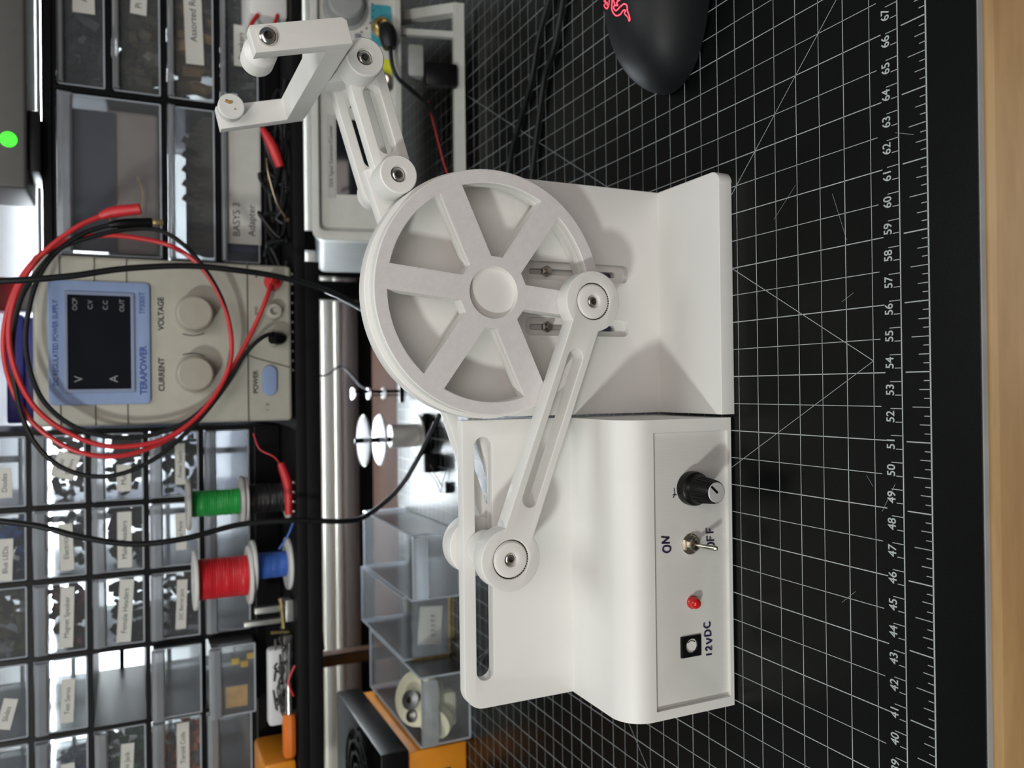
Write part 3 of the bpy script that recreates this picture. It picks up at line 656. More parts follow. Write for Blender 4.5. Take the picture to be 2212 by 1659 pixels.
# ------------------------------------------------------------------ drawer cabinets
STUFF = []
def drawer(parent, org, X0, X1, Z0, Z1, Y0, depth, text=None, tilt=0.0, lab_dx=0.0, size=.5, big=False, label_w=None, lz=None, tdx=0.0):
    w = X1-X0; h_ = Z1-Z0
    b = BM(); t_ = .09
    box(b, (X0, Y0, Z0), (X1, Y0+t_, Z1-.1), .02, 1)
    box(b, (X0, Y0, Z0), (X0+t_, Y0+depth, Z1-.15)); box(b, (X1-t_, Y0, Z0), (X1, Y0+depth, Z1-.15))
    box(b, (X0, Y0, Z0), (X1, Y0+depth, Z0+t_)); box(b, (X0, Y0+depth-t_, Z0), (X1, Y0+depth, Z1-.3))
    d = obj('drawer', b, CLR, parent, org, smooth=0)
    # moulded handle lip: curved scoop along the top
    b = BM(); hh = .26*h_ if not big else .14*h_
    P = [(Y0-.02, Z1-hh), (Y0-.5, Z1-hh*.85), (Y0-.62, Z1-hh*.35), (Y0-.5, Z1-.08), (Y0, Z1-.04)]
    rr = [[b.verts.new((x, y, z)) for y, z in P] for x in (X0+.1, X1-.1)]
    for i in range(len(P)-1): b.faces.new((rr[0][i], rr[0][i+1], rr[1][i+1], rr[1][i]))
    ex = bmesh.ops.extrude_face_region(b, geom=b.faces[:]); bmesh.ops.translate(b, verts=[v for v in ex['geom'] if isinstance(v, bmesh.types.BMVert)], vec=(0, .10, .05))
    box(b, (X0+.1, Y0-.5, Z1-hh), (X0+.2, Y0, Z1-.08)); box(b, (X1-.2, Y0-.5, Z1-hh), (X1-.1, Y0, Z1-.08))
    obj('handle', b, FRO, d, org, smooth=30)
    b = BM()
    for x in (X0+.06, X1-.06): tube(b, [(x, Y0+.02, Z0+.06), (x, Y0+.02, Z1-.15)], .06, 6, 1, False)
    tube(b, [(X0+.06, Y0+.02, Z0+.06), (X1-.06, Y0+.02, Z0+.06)], .07, 6, 1, False); tube(b, [(X0+.06, Y0+.02, Z1-.12), (X1-.06, Y0+.02, Z1-.12)], .06, 6, 1, False)
    obj('drawer_rim', b, GLINT, d, org, smooth=0)
    if text:
        lines = text.split('\n'); W_ = label_w or min(w*.92, .30*size*2*max(len(l) for l in lines)+.5); H_ = size*1.9*len(lines)
        cx = (X0+X1)/2+lab_dx; cz = lz if lz is not None else Z0+(h_-hh)*.52
        c_, s_ = math.cos(tilt), math.sin(tilt)
        b = BM(); box(b, (cx-W_/2, Y0-.03, cz-H_/2), (cx+W_/2, Y0-.005, cz+H_/2), 0, rot=((cx, Y0, cz), Matrix.Rotation(-tilt, 3, 'Y')))
        st = obj('label_sticker', b, STK, d, org, smooth=0)
        b = BM()
        for i, l in enumerate(lines):
            dz = (len(lines)-1)*size*.75 - i*size*1.5
            text_bm(b, l, size, lambda x, y, z: (cx+tdx+x*c_-(y+dz)*s_, Y0-.036-z, cz+x*s_+(y+dz)*c_), 0.003)
        obj('label_text', b, INKB, d, org, smooth=0)
    return d

def stuff(name, label, n, X0, X1, Z0, Y0, mats, hmax=1.6, r=.35, seed=1, cat='electronic parts'):
    rnd = random.Random(seed); b = BM(); n *= 2; hmax = min(2.9, hmax*1.2)
    for i in range(n):
        x = rnd.uniform(X0+.6, X1-.6); y = Y0+rnd.uniform(.6, 4.5); z = Z0+.35+rnd.uniform(0, hmax)
        a = Euler((rnd.uniform(0, 3), rnd.uniform(0, 3), rnd.uniform(0, 3))).to_matrix()
        s_ = rnd.uniform(.4, 1)*r
        box(b, (x-s_, y-s_*.5, z-s_*.35), (x+s_, y+s_*.5, z+s_*.35), 0, rot=((x, y, z), a))
        if i % 3 == 0: tube(b, [(x, y, z), (x+rnd.uniform(-.5, .5), y+rnd.uniform(-.4, .4), z+rnd.uniform(0, .6)), (x+rnd.uniform(-.5, .5), y, z+.1)], .04, 5, 3)
    o = obj(name, b, mats, None, smooth=0); tag(o, label, cat, kind='stuff'); return o

# left cabinet, 5.8 x ~4.1 cm cells
OC = (32, 57, 14.05)
lc = thing('drawer_cabinet', 'black small-parts cabinet of small clear labelled drawers, left of the power supply', 'cabinet', OC)
XB = [49.9, 44.08, 38.42, 32.55, 26.45, 20.4, 14.4, 8.4]; ZB = [16.35, 20.36, 24.55, 28.70, 32.75, 36.8]
b = BM()
for x in XB: box(b, (x-.16, 50.0, 15.9), (x+.16, 64.5, 37.2))
for z in ZB: box(b, (8.4, 50.02, z-.17), (49.9, 64.5, z+.17))
box(b, (8.3, 49.6, 14.08), (50.05, 65, 16.25), .1)
box(b, (8.3, 49.8, 36.75), (50.05, 65, 37.6), .1)
box(b, (8.3, 64.3, 15.9), (50.05, 64.7, 24.4)) if False else None
obj('cabinet_frame', b, BLK, lc, OC, smooth=0)
b = BM()
for i in range(len(XB)-1):
    for j in range(len(ZB)-1):
        xa, xb = XB[i+1], XB[i]; xm = (xa+xb)/2; box(b, (xm-.3, 64.2, ZB[j]), (xm+.3, 64.5, ZB[j+1]))
for j in range(len(ZB)-1): box(b, (8.4, 64.2, (ZB[j]+ZB[j+1])/2-.2), (49.9, 64.5, (ZB[j]+ZB[j+1])/2+.2))
obj('back_lattice', b, BLKM, lc, OC, smooth=0)
LT = {  # (col, row from the bottom): text, tilt, dx, size
 (0, 3): ('Small\nMotors', -.32, .3, .42), (0, 2): ('Multi', 0, -.9, .55), (0, 1): ('Power Supply', 0, .0, .40),
 (1, 3): ('Electrical', .03, -.3, .52), (1, 2): ('Male Headers', 0, -.1, .55), (1, 1): ('Misc Parts', .02, .2, .42),
 (2, 3): ('Magnet Speaker', -.03, 0, .50), (2, 2): ('Female Headers', -.06, .0, .55), (2, 1): ('DC Barrel Jack', -.04, 0, .42),
 (3, 3): ('Test Servo', -.05, -.5, .48), (4, 3): ('Cer. Caps', .03, -.9, .50), (4, 2): ('Audio Jack', -.05, -.3, .50), (4, 1): ('Toroid Coils', 0, .3, .50),
 (0, 4): ('Diodes', 0, -.8, .5), (1, 4): ('Blue LEDs', -.03, -.9, .5), (3, 4): ('Slides', -.25, -.8, .5), (4, 4): ('Screws', -.2, -1.0, .5), (2, 4): None}
for i in range(7):
    for j in range(5):
        if (i, j) in ((3, 2),): continue
        t_ = LT.get((i, j)); xa, xb = XB[i+1]+.22, XB[i]-.22; za, zb = ZB[j]+.22, ZB[j+1]-.22
        y0 = 50.1
        if (i, j) == (3, 0): y0 = 47.4
        if (i, j) == (3, 1): y0 = 49.2
        if t_: drawer(lc, OC, xa, xb, za, zb, y0, 13.5, t_[0], t_[1], t_[2], t_[3])
        else: drawer(lc, OC, xa, xb, za, zb, y0, 13.5)
stuff('loose_components', 'loose dark red and brown parts inside the drawer labelled Magnet Speaker', 26, XB[3], XB[2], ZB[3], 50.3, mat('red_brown', (.10, .02, .015), .5, noise=(120, .5)), 2.0, .6, 3)
stuff('pin_headers', 'heap of dark pin headers inside the drawer labelled Male Headers', 30, XB[2], XB[1], ZB[2], 50.3, mat('dark_brown', (.03, .022, .018), .5, noise=(120, .5)), 1.8, .6, 4)
stuff('pin_sockets', 'heap of black sockets inside the drawer labelled Female Headers', 30, XB[3], XB[2], ZB[2], 50.3, BLK, 1.8, .6, 5)
stuff('audio_jacks', 'heap of green and black jacks inside the drawer labelled Audio Jack', 30, XB[5], XB[4], ZB[2], 50.3, mat('dark_green', (.015, .07, .02), .5, noise=(160, .7)), 2.2, .6, 6)
stuff('toroid_coils', 'copper coloured coils inside the drawer labelled Toroid Coils', 26, XB[5], XB[4], ZB[1], 50.3, mat('copper', (.45, .12, .03), .4, .5, noise=(90, .6)), 2.0, .6, 7)
stuff('capacitor_heap', 'dark blue capacitors inside the drawer labelled Cer. Caps', 22, XB[5], XB[4]-2.0, ZB[3], 50.3, mat('dark_blue', (.02, .02, .12), .4, noise=(90, .5)), 1.6, .5, 8)
stuff('small_motors', 'dark parts inside the drawer with the tilted Small Motors label', 20, XB[1], XB[0], ZB[3], 50.3, BLK, 1.8, .6, 9)
stuff('loose_components', 'dark grey parts inside the drawer labelled Electrical', 22, XB[2], XB[1], ZB[3], 50.3, mat('dark_grey', (.05, .05, .05), .4, .3, noise=(90, .6)), 1.4, .5, 10)
stuff('blue_parts', 'blue parts inside the top-row drawer labelled Blue LEDs', 26, XB[2], XB[1], ZB[4], 50.3, mat('mid_blue', (.02, .09, .30), .4, noise=(90, .5)), 2.6, .8, 11)
stuff('loose_components', 'black parts inside the drawer labelled Multi', 26, XB[1], XB[0], ZB[2], 50.3, BLK, 2, .6, 12)
stuff('loose_components', 'dark parts inside the drawer labelled Power Supply', 26, XB[1], XB[0], ZB[1], 50.3, BLK, 2, .6, 13)
stuff('loose_components', 'dark parts inside the drawer labelled DC Barrel Jack', 26, XB[3], XB[2], ZB[1], 50.3, BLK, 2, .6, 14)
stuff('circuit_pieces', 'brown and green pieces in the top-row drawer left of the blue parts', 26, XB[3], XB[2], ZB[4], 50.3, mat('brown_green', (.06, .05, .02), .5, noise=(60, .8)), 2.6, .7, 15)
b = BM(); box(b, (27.2, 47.7, 17.2), (28.9, 47.8, 18.9), 0); cb_ = obj('circuit_board', b, mat('tan_board', (.45, .26, .08), .5, noise=(120, .3)), None, smooth=0); tag(cb_, 'tan square board standing inside the bottom-row drawer that sticks out', 'circuit board')
b = BM()
for k_, (x, z) in enumerate(((30.3, 17.6), (30.6, 18.3), (30.9, 17.1))): box(b, (x, 47.8, z-.5), (x+.5, 48.1, z+.1), .03)
tag(obj('connector_block', b, mat('yellow_plastic', (.65, .40, .03), .4, noise=(80, .2)), None, smooth=0), 'yellow connector pieces inside the bottom-row drawer that sticks out', 'connector', kind='stuff')

# right cabinet with big drawers
OR_ = (78, 56, 14.05)
rc = thing('drawer_cabinet', 'black cabinet of large clear drawers, right of the power supply', 'cabinet', OR_)
XR = [63.2, 76.1, 89.0, 101.9]; ZR = [15.5, 19.0, 23.0, 26.95, 30.75]
b = BM()
for x in XR: box(b, (x-.2, 48, 15.1), (x+.2, 63, 31.2))
for k_, z in enumerate(ZR):
    if k_ == 3: box(b, (XR[1], 48.02, z-.18), (XR[3], 63, z+.18))
    else: box(b, (XR[0], 48.02, z-.18), (XR[3], 63, z+.18))
box(b, (63.1, 47.8, 14.08), (102.1, 63.4, 15.4), .1); box(b, (63.1, 47.8, 30.8), (102.1, 60.4, 31.5), .1)
obj('cabinet_frame', b, BLK, rc, OR_, smooth=0)
for (i, za, zb, tx, size, dx, tl, lw, lz, tdx) in (
    (0, ZR[2], ZR[4], None, 0, 0, 0, None, None, 0), (0, ZR[1], ZR[2], None, 0, 0, 0, None, None, 0), (0, ZR[0], ZR[1], 'BASYS 3\nAdapter', .80, .4, 0, 10.0, 17.0, -3.0),
    (1, ZR[3], ZR[4], 'Arduino', .80, 2.2, .02, 5.4, None, -.5), (1, ZR[2], ZR[3], 'Pi', .62, .8, -.04, 1.4, None, 0), (1, ZR[1], ZR[2], 'Assorted Resistors', .72, 1.4, .03, 9.2, None, 0), (1, ZR[0], ZR[1], 'Speakers', .62, -1.1, 0, 3.4, None, 0),
    (2, ZR[0], ZR[1], None, 0, 0, 0, None, None, 0), (2, ZR[1], ZR[2], None, 0, 0, 0, None, None, 0), (2, ZR[2], ZR[3], None, 0, 0, 0, None, None, 0), (2, ZR[3], ZR[4], None, 0, 0, 0, None, None, 0)):
    drawer(rc, OR_, XR[i]+.3, XR[i+1]-.3, za+.25, zb-.25, 48.1, 13.5, tx, tl, dx, size or .5, True, lw, lz, tdx)
stuff('circuit_boards', 'dark heap of boards inside the drawer labelled Arduino', 130, XR[1], XR[2], ZR[3], 48.4, mat('board_blue', (.006, .010, .018), .4, noise=(160, .6)), 2.9, 1.0, 21)
stuff('circuit_boards', 'brown and green boards inside the drawer labelled Pi', 130, XR[1], XR[2], ZR[2], 48.4, mat('board_brown', (.05, .04, .02), .4, noise=(160, .8)), 2.9, 1.0, 22)
stuff('resistor_packs', 'orange and grey packs inside the drawer labelled Assorted Resistors', 26, XR[1], XR[2], ZR[1], 48.4, mat('pack_orange', (.22, .13, .05), .4, noise=(40, .8)), 2.6, 1.2, 23)
stuff('loose_components', 'dark green parts inside the drawer labelled Speakers', 50, XR[1], XR[2], ZR[0], 48.4, mat('parts_green', (.02, .035, .028), .4, noise=(100, .5)), 2.0, .9, 24)
b = BM(); rnd = random.Random(5)
for k_ in range(5): box(b, (68+k_*1.2, 50, 20.2), (68.5+k_*1.2, 50.2, 21.9), 0, rot=((68+k_*1.2, 50, 20.2), Matrix.Rotation(.5, 3, 'Y')))
for k_ in range(22): box(b, (64.2+k_*.5, 48.6, 20.1), (64.45+k_*.5, 48.7, 20.1+rnd.uniform(.3, 1.0)))
for k_ in range(9): box(b, (63.9+k_*.2, 48.7+k_*.9, 19.4), (75.4, 48.9+k_*.9, 20.2+.10*k_))
tag(obj('comb_strips', b, mat('strip_brown', (.035, .025, .018), .5, noise=(90, .5)), None, smooth=0), 'dark strips lying in the large drawer above the BASYS 3 drawer', 'parts', kind='stuff')
b = BM(); box(b, (64.0, 49.6, 23.4), (75.4, 55, 27.2), .3); tag(obj('paper_pack', b, mat('pink_tan', (.30, .25, .235), .5, noise=(14, .25)), None, smooth=0), 'brownish translucent pack inside the tallest drawer right of the power supply', 'pack')
b = BM(); box(b, (64.0, 49.2, 26.6), (75.0, 49.5, 29.8), .0); tag(obj('blue_card', b, mat('blue_card', (.015, .02, .05), .5, noise=(14, .5)), None, smooth=0), 'dark blue card inside the tallest drawer right of the power supply', 'card')
b = BM(); tube(b, [(68, 48.8, 26.2), (66.5, 48.7, 27), (65.5, 48.7, 26), (66.5, 48.7, 25), (68.5, 48.8, 24.6), (70, 48.8, 25)], .05, 6, 8); tag(obj('jumper_wire', b, mat('yellow_wire', (.6, .4, .15), .5, noise=(60, .1)), None), 'thin yellow wire loop inside the tallest drawer right of the power supply', 'wire')
b = BM(); box(b, (64.5, 48.9, 15.9), (75.4, 60, 18.3), .1); tag(obj('cardboard_box', b, mat('navy_box', (.02, .03, .12), .5, noise=(30, .3)), None, smooth=0), 'dark blue box inside the bottom drawer labelled BASYS 3', 'box')

# grey device on top of the right cabinet
OD = (82, 48.5, 31.5)
dv = thing('grey_device', 'grey plastic device with a lit green light on top of the right cabinet', 'device', OD)
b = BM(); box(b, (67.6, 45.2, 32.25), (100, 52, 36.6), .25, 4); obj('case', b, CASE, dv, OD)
for X in (71.3, 98):
    b = BM(); box(b, (X-2.2, 46.0, 31.52), (X+2.2, 51.5, 32.35), .1); obj('rubber_foot', b, RUB, dv, OD)
b = BM(); lathe(b, [(.55, 0), (.55, .06), (.001, .08)], (71.0, 45.22, 33.35), (0, -1, 0), 32); obj('status_light', b, GLED, dv, OD, label='lit green round light')

# things above the left side: blue box, clear tray, red item
b = BM(); box(b, (51.5, 50, 32.2), (60.5, 58, 37.0), .25); 
# shelf of small things behind the power supply
bx = thing('parts_case', 'violet-blue plastic case behind the top of the power supply', 'case', (55.5, 61, 14.05))
b.free(); b = BM(); box(b, (50.6, 59, 14.06), (59.5, 63.8, 33.9), .25); obj('case_body', b, VIO, bx, (55.5, 61, 14.05))
b = BM(); box(b, (50.4, 58.8, 33.9), (59.7, 64.0, 35.2), .2); obj('case_lid', b, VIO, bx, (55.5, 61, 14.05))
ct = thing('clear_box', 'clear plastic box with a red cap behind the top right corner of the power supply', 'box', (61.5, 61, 14.05))
b = BM(); box(b, (60.2, 60, 14.06), (62.9, 63, 34.6), .1); obj('box_body', b, mat('smoke_plastic', (.09, .09, .095), .25, noise=(30, .5)), ct, (61.5, 61, 14.05))
b = BM(); box(b, (60.1, 59.9, 34.6), (63.0, 63.1, 36.4), .1); obj('box_cap', b, RED, ct, (61.5, 61, 14.05))

# function generator under the right end of the shelf, propped on its handle
TG = math.radians(-12.3)
fg = thing('function_generator', 'light grey function generator with a dark display, propped on its handle', 'signal generator', (64.6, 40.2, 5.85), (TG, 0, 0))
Z0 = (0, 0, 0)
b = BM(); plate(b, [rrect(0, 0, 23.5, 7.05, .9, 8), rrect(.75, .65, 22.75, 6.45, .45, 6)], -.35, .9, .12); obj('front_bezel', b, GREY, fg, Z0)
b = BM(); plate(b, [rrect(.2, .15, 23.3, 6.9, .8, 6)], .85, 19.0, .1); obj('case', b, GREYD, fg, Z0)
b = BM(); box(b, (.7, .25, .6), (22.8, .9, 6.5)); fp = obj('front_panel', b, GREY, fg, Z0)
b = BM(); box(b, (3.7, .14, 2.4), (9.6, .28, 5.15), .03); obj('display_glass', b, SCREEN, fp, Z0)
b = BM(); box(b, (3.4, .2, 5.25), (9.9, .27, 5.85)); obj('title_strip', b, mat('strip_grey', (.42, .42, .40), .5, noise=(60, .05)), fp, Z0)
b = BM(); text_bm(b, 'DDS Signal Generator/Counter', .40, lambda x, y, z: (6.65+x, .19-z, 5.55+y), .003, sx=.95); obj('title_text', b, INKB, fp, Z0)
b = BM(); lathe(b, [(1.75, 0), (1.75, .12), (1.5, .2), (1.35, 1.3), (1.2, 1.45), (.0001, 1.5)], (18.4, .25, 4.3), (0, -1, 0), 44); obj('tuning_knob', b, mat('knob_grey', (.27, .28, .28), .4, noise=(60, .05)), fg, Z0)
b = BM()
for k_ in range(9):
    a = math.radians(200+k_*14); lathe(b, [(.07, 0), (.07, .04)], (18.4+2.15*math.cos(a), .22, 4.3+2.15*math.sin(a)), (0, -1, 0), 8)
tube(b, [(15.4, .22, 5.3), (15.9, .22, 4.9), (16.3, .22, 4.4)], .07, 6, 3)
obj('knob_marks', b, INKB, fp, Z0)
for X, Z in ((17.1, 1.5), (12.7, 1.45)):
    b = BM(); lathe(b, [(.85, 0), (.85, .12), (.55, .14), (.55, .8), (.48, .85), (.40, .85), (.40, .2), (.001, .2)], (X, .25, Z), (0, -1, 0), 30); obj('signal_socket', b, STEEL if X < 14 else BRASS, fg, Z0)
b = BM(); plate(b, [rrect(15.6, .75, 18.9, 2.35, .2), circle(17.1, 1.5, .7, 24)], .18, .26, .01); obj('blue_outline', b, mat('cyan_ink', (.05, .30, .38), .4, noise=(60, .1)), fp, Z0)
b = BM(); box(b, (13.1, .18, .75), (14.6, .26, 1.6)); obj('yellow_sticker', b, mat('yellow_green', (.55, .58, .03), .5, noise=(60, .1)), fp, Z0)
for X, Z, w_ in ((16.0, 3.4, .8), (14.0, 3.4, .5), (14.4, 5.0, .8), (12.2, 3.6, .7)):
    b = BM(); box(b, (X-w_/2, .0, Z-.22), (X+w_/2, .3, Z+.22), .06); obj('push_button', b, mat('btn_grey', (.2, .21, .24), .4, noise=(60, .05)), fg, Z0)
# carrying handle used as a stand: in world space it rests on the mat
hd = BM()
inv = Matrix.Rotation(-TG, 3, 'X')
def loc(p): return inv @ (Vector(p) - Vector((64.6, 40.2, 5.85)))
def hbar(p, q, w):
    tube(hd, [loc(p), loc(q)], w, 4, 1, False)
hbar((63.2, 40.1, 1.0), (84.4, 40.1, 1.0), .62); hbar((84.0, 40.0, 1.0), (84.0, 43.5, 5.0), .6); hbar((63.6, 40.0, 1.0), (63.9, 43.5, 5.0), .6)
hbar((81.9, 40.2, 1.2), (81.9, 41.4, 5.6), .35)
for z in (): pass
obj('stand_handle', hd, GREY, fg, Z0, smooth=0)
b = BM()
p_ = loc((79.3, 40.6, 4.6)); box(b, p_-Vector((1.3, .6, .7)), p_+Vector((1.3, .6, .6)), .2)
obj('handle_foot', b, GREYD, fg, Z0); 
b = BM(); p_ = loc((78.3, 39.8, 2.6)); box(b, p_-Vector((1.0, .45, 1.3)), p_+Vector((.9, .5, 1.4)), .25); obj('rubber_foot', b, BLK, fg, Z0)
pc = thing('plug_cable', 'black cable with a fat black plug on the front of the function generator', 'cable', (80, 39, 6))
b = BM(); tube(b, PATHS['plug_cord'], .17, 10, 6); obj('cord', b, RUB, pc, (80, 39, 6))
c_ = Vector(PATHS['plug_cord'][0]); b = BM(); tube(b, [c_+Vector((1.0, .3, .1)), c_+Vector((.2, 0, 0)), c_+Vector((-.9, -.1, -.1))], .62, 16, 4, True, lambda t: .75+.4*math.sin(t*3.1)); obj('plug_body', b, RUB, pc, (80, 39, 6))
b = BM(); tube(b, PATHS['pink_wire'], .07, 8, 5); tag(obj('red_wire', b, RED, None), 'thin red wire in the dark below the function generator', 'wire')

# ------------------------------------------------------------------ wire spools standing on the shelf
def spool(name_, label, c, h_, R_, rw, wmat, fl=None):
    t_ = thing(name_, label, 'wire spool', c, group='wire spools on the shelf')
    b = BM()
    for z in (c[2], c[2]+h_-.28): lathe(b, [(.5, 0), (R_-.05, 0), (R_, .06), (R_, .22), (R_-.05, .28), (.5, .28)], (c[0], c[1], z), (0, 0, 1), 48, False)
    lathe(b, [(.8, .1), (.8, h_-.1)], c, (0, 0, 1), 32, False); lathe(b, [(.5, 0), (.5, h_)], c, (0, 0, 1), 32, False)
    obj('spool_body', b, fl or WHT, t_, c)
    b = BM(); n_ = int((h_-.6)/.17); pr_ = []
    for i in range(n_):
        z = .3+i*(h_-.6)/n_; pr_ += [(rw-.03, z), (rw+.04+random.uniform(-.03, .03), z+.08)]
    pr_ += [(rw-.03, h_-.3)]
    lathe(b, [(.8, .3)]+pr_+[(.8, h_-.3)], c, (0, 0, 1), 44, False); obj('wound_wire', b, wmat, t_, c)
spool('wire_spool', 'spool of black wire under the green spool', (44.3, 45.6, 14.07), 3.55, 1.75, 1.15, BKW)
spool('wire_spool', 'spool of green wire stacked on the black one, right of the red spool', (44.2, 45.6, 17.64), 4.2, 1.98, 1.0, GRN, mat('spool_clear', (.5, .5, .48), .3, noise=(60, .1)))
spool('wire_spool', 'spool of blue wire under the red spool', (38.9, 45.6, 14.07), 3.0, 2.1, 1.0, BLW)
spool('wire_spool', 'spool of red wire stacked on the blue one, at the left', (38.3, 45.6, 17.1), 4.3, 2.3, 1.55, REDW)

# clutter along the front of the shelf
b = BM()
for k_ in range(16):
    x = 62.0-k_*.75; lathe(b, [(.06, 0), (.13, .05), (.13, .18), (.06, .25)], (x-8 if k_ > 10 else x, 42.6, 14.07), (0, 0, 1), 8)
tag(obj('pin_row', b, STEEL, None), 'row of shiny little metal pins on the shelf edge in front of the power supply', 'pins', kind='stuff')
b = BM(); tube(b, [(47.2, 43.6, 15.0), (45.4, 43.2, 14.55), (43.2, 43.2, 14.5)], .30, 12, 5, True, lambda t: .5+.7*math.sin(min(1, t+.25)*2.4)); tag(obj('alligator_clip', b, RED, None), 'red alligator clip lying on the shelf edge left of the power supply', 'clip')
b = BM(); tube(b, [(49.6, 44, 17.0), (48.4, 43.7, 16.6), (47.8, 43.5, 15.6), (47.2, 43.6, 15.1)], .06, 8, 5); tag(obj('red_wire', b, RED, None), 'short bent red wire just left of the power supply', 'wire')
b = BM(); tube(b, [(40.5, 43.6, 15.2), (41.6, 43.1, 14.6), (42.6, 43.0, 14.2)], .08, 8, 5); tag(obj('blue_wire', b, BLW, None), 'loose end of blue wire beside the blue spool', 'wire')
# precision jig and screwdriver at the left end
b = BM(); tube(b, [(27.6, 43.4, 14.75), (26.0, 43.5, 14.8)], .32, 12, 2, False); 
sd = thing('screwdriver', 'orange-handled precision screwdriver lying on the left end of the shelf', 'screwdriver', (26.0, 43.4, 14.7))
b.free(); b = BM(); tube(b, [(27.6, 43.3, 14.62), (27.2, 43.3, 14.62), (24.6, 43.3, 14.62), (24.3, 43.3, 14.62)], .55, 10, 3, False, lambda t: .8+.2*math.sin(t*3.14)); obj('grip', b, ORG2, sd, (26.0, 43.4, 14.7))
b = BM(); tube(b, [(27.5, 43.3, 14.62), (30.0, 43.5, 14.6)], .30, 12, 2, False); tube(b, [(30.0, 43.5, 14.6), (33.0, 43.7, 14.5)], .1, 10, 2, False); obj('shaft', b, STEEL, sd, (26.0, 43.4, 14.7))
vb = thing('small_vise', 'small silver holder with brass screws on the shelf, left of the blue spool', 'holder', (35.2, 44.5, 14.07))
b = BM(); box(b, (34.6, 43.9, 14.08), (36.3, 45.5, 14.7), .05); box(b, (35.4, 44.2, 14.6), (35.9, 44.8, 17.0), .05); box(b, (34.5, 44.2, 14.6), (34.9, 44.8, 17.8), .05); obj('bracket', b, mat('alu', (.45, .46, .44), .35, .8, noise=(60, .2)), vb, (35.2, 44.5, 14.07))
b = BM(); tube(b, [(34.2, 43.8, 14.9), (36.6, 43.8, 15.1)], .16, 10, 1, False); tube(b, [(33.9, 43.7, 14.5), (34.0, 43.7, 15.9)], .12, 10, 1, False); obj('brass_screw', b, BRASS, vb, (35.2, 44.5, 14.07))
b = BM(); box(b, (26.0, 45.2, 14.08), (32.2, 46.4, 15.9), .3); tag(obj('glue_tube', b, mat('tube_white', (.62, .63, .65), .4, noise=(30, .1)), None), 'white plastic tube lying behind the orange screwdriver', 'tube')
b = BM(); box(b, (27.3, 44.2, 14.08), (33.5, 45.0, 14.9), .2)
rnd = random.Random(9)
for k_ in range(26):
    x = rnd.uniform(27.5, 34); z = rnd.uniform(14.6, 15.6); tube(b, [(x, 44.3, z), (x+rnd.uniform(-.8, .8), 43.9, z+rnd.uniform(-.2, .4)), (x+rnd.uniform(-.9, .9), 44.4, z-.1)], .09, 6, 3)
tag(obj('wire_offcuts', b, mat('grey_scrap', (.10, .10, .10), .4, .4, noise=(120, .7)), None), 'tangle of grey wire offcuts beside the orange screwdriver', 'scrap', kind='stuff')
b = BM(); tube(b, [(31.4, 43.0, 14.2), (30.2, 43.0, 14.7), (29.0, 43.1, 14.3)], .08, 8, 5); tag(obj('red_wire', b, RED, None), 'small red wire among the grey offcuts', 'wire')
# dark lead bundle on the right end of the shelf
b = BM(); rnd = random.Random(12)
for k_ in range(14):
    x = rnd.uniform(64.5, 76); tube(b, [(x, 44+rnd.uniform(-.6, .8), 14.3), (x+rnd.uniform(-2, 2), 44, 14.8+rnd.uniform(0, 1.6)), (x+rnd.uniform(-3, 3), 44+rnd.uniform(-.5, .8), 14.5+rnd.uniform(0, 1.2)), (x+rnd.uniform(-4, 4), 43.8, 14.3)], .17, 8, 6)
tag(obj('lead_bundle', b, RUB, None), 'tangled black test leads on the right end of the shelf', 'leads', kind='stuff')
b = BM(); tube(b, [(73.3, 43.2, 16.2), (72.0, 43.0, 15.5), (70.4, 43.0, 14.9)], .36, 12, 5, True, lambda t: .6+.5*math.sin(t*2.6)); tag(obj('alligator_clip', b, RED, None), 'red alligator clip among the black leads, below the white yoke', 'clip')
b = BM(); tube(b, [(66.5, 43.1, 14.5), (67.6, 43.0, 15.2), (69.8, 43.0, 15.8), (71.0, 43.1, 15.9)], .07, 6, 5); lathe(b, [(.2, 0), (.2, .3)], (66.3, 43.0, 14.3), (0, 0, 1), 10); tag(obj('brass_probe', b, mat('bronze', (.30, .22, .15), .35, .9, noise=(60, .2)), None), 'thin bronze probe wire in front of the black leads', 'probe')
wb = thing('white_box', 'white plastic box on the right end of the shelf at the edge of the frame', 'box', (86, 46, 14.07))
b = BM(); box(b, (82.3, 43.6, 14.07), (92, 49, 17.0), .3); obj('box_body', b, WHT, wb, (86, 46, 14.07))
b = BM(); tube(b, [(82.2, 43.4, 16.4), (81.0, 43.2, 17.0), (79.6, 43.3, 16.6)], .16, 8, 4); tube(b, [(82.5, 43.5, 14.9), (81.0, 43.2, 15.3), (79.9, 43.3, 15.1)], .14, 8, 4); obj('red_tab', b, RED, wb, (86, 46, 14.07))

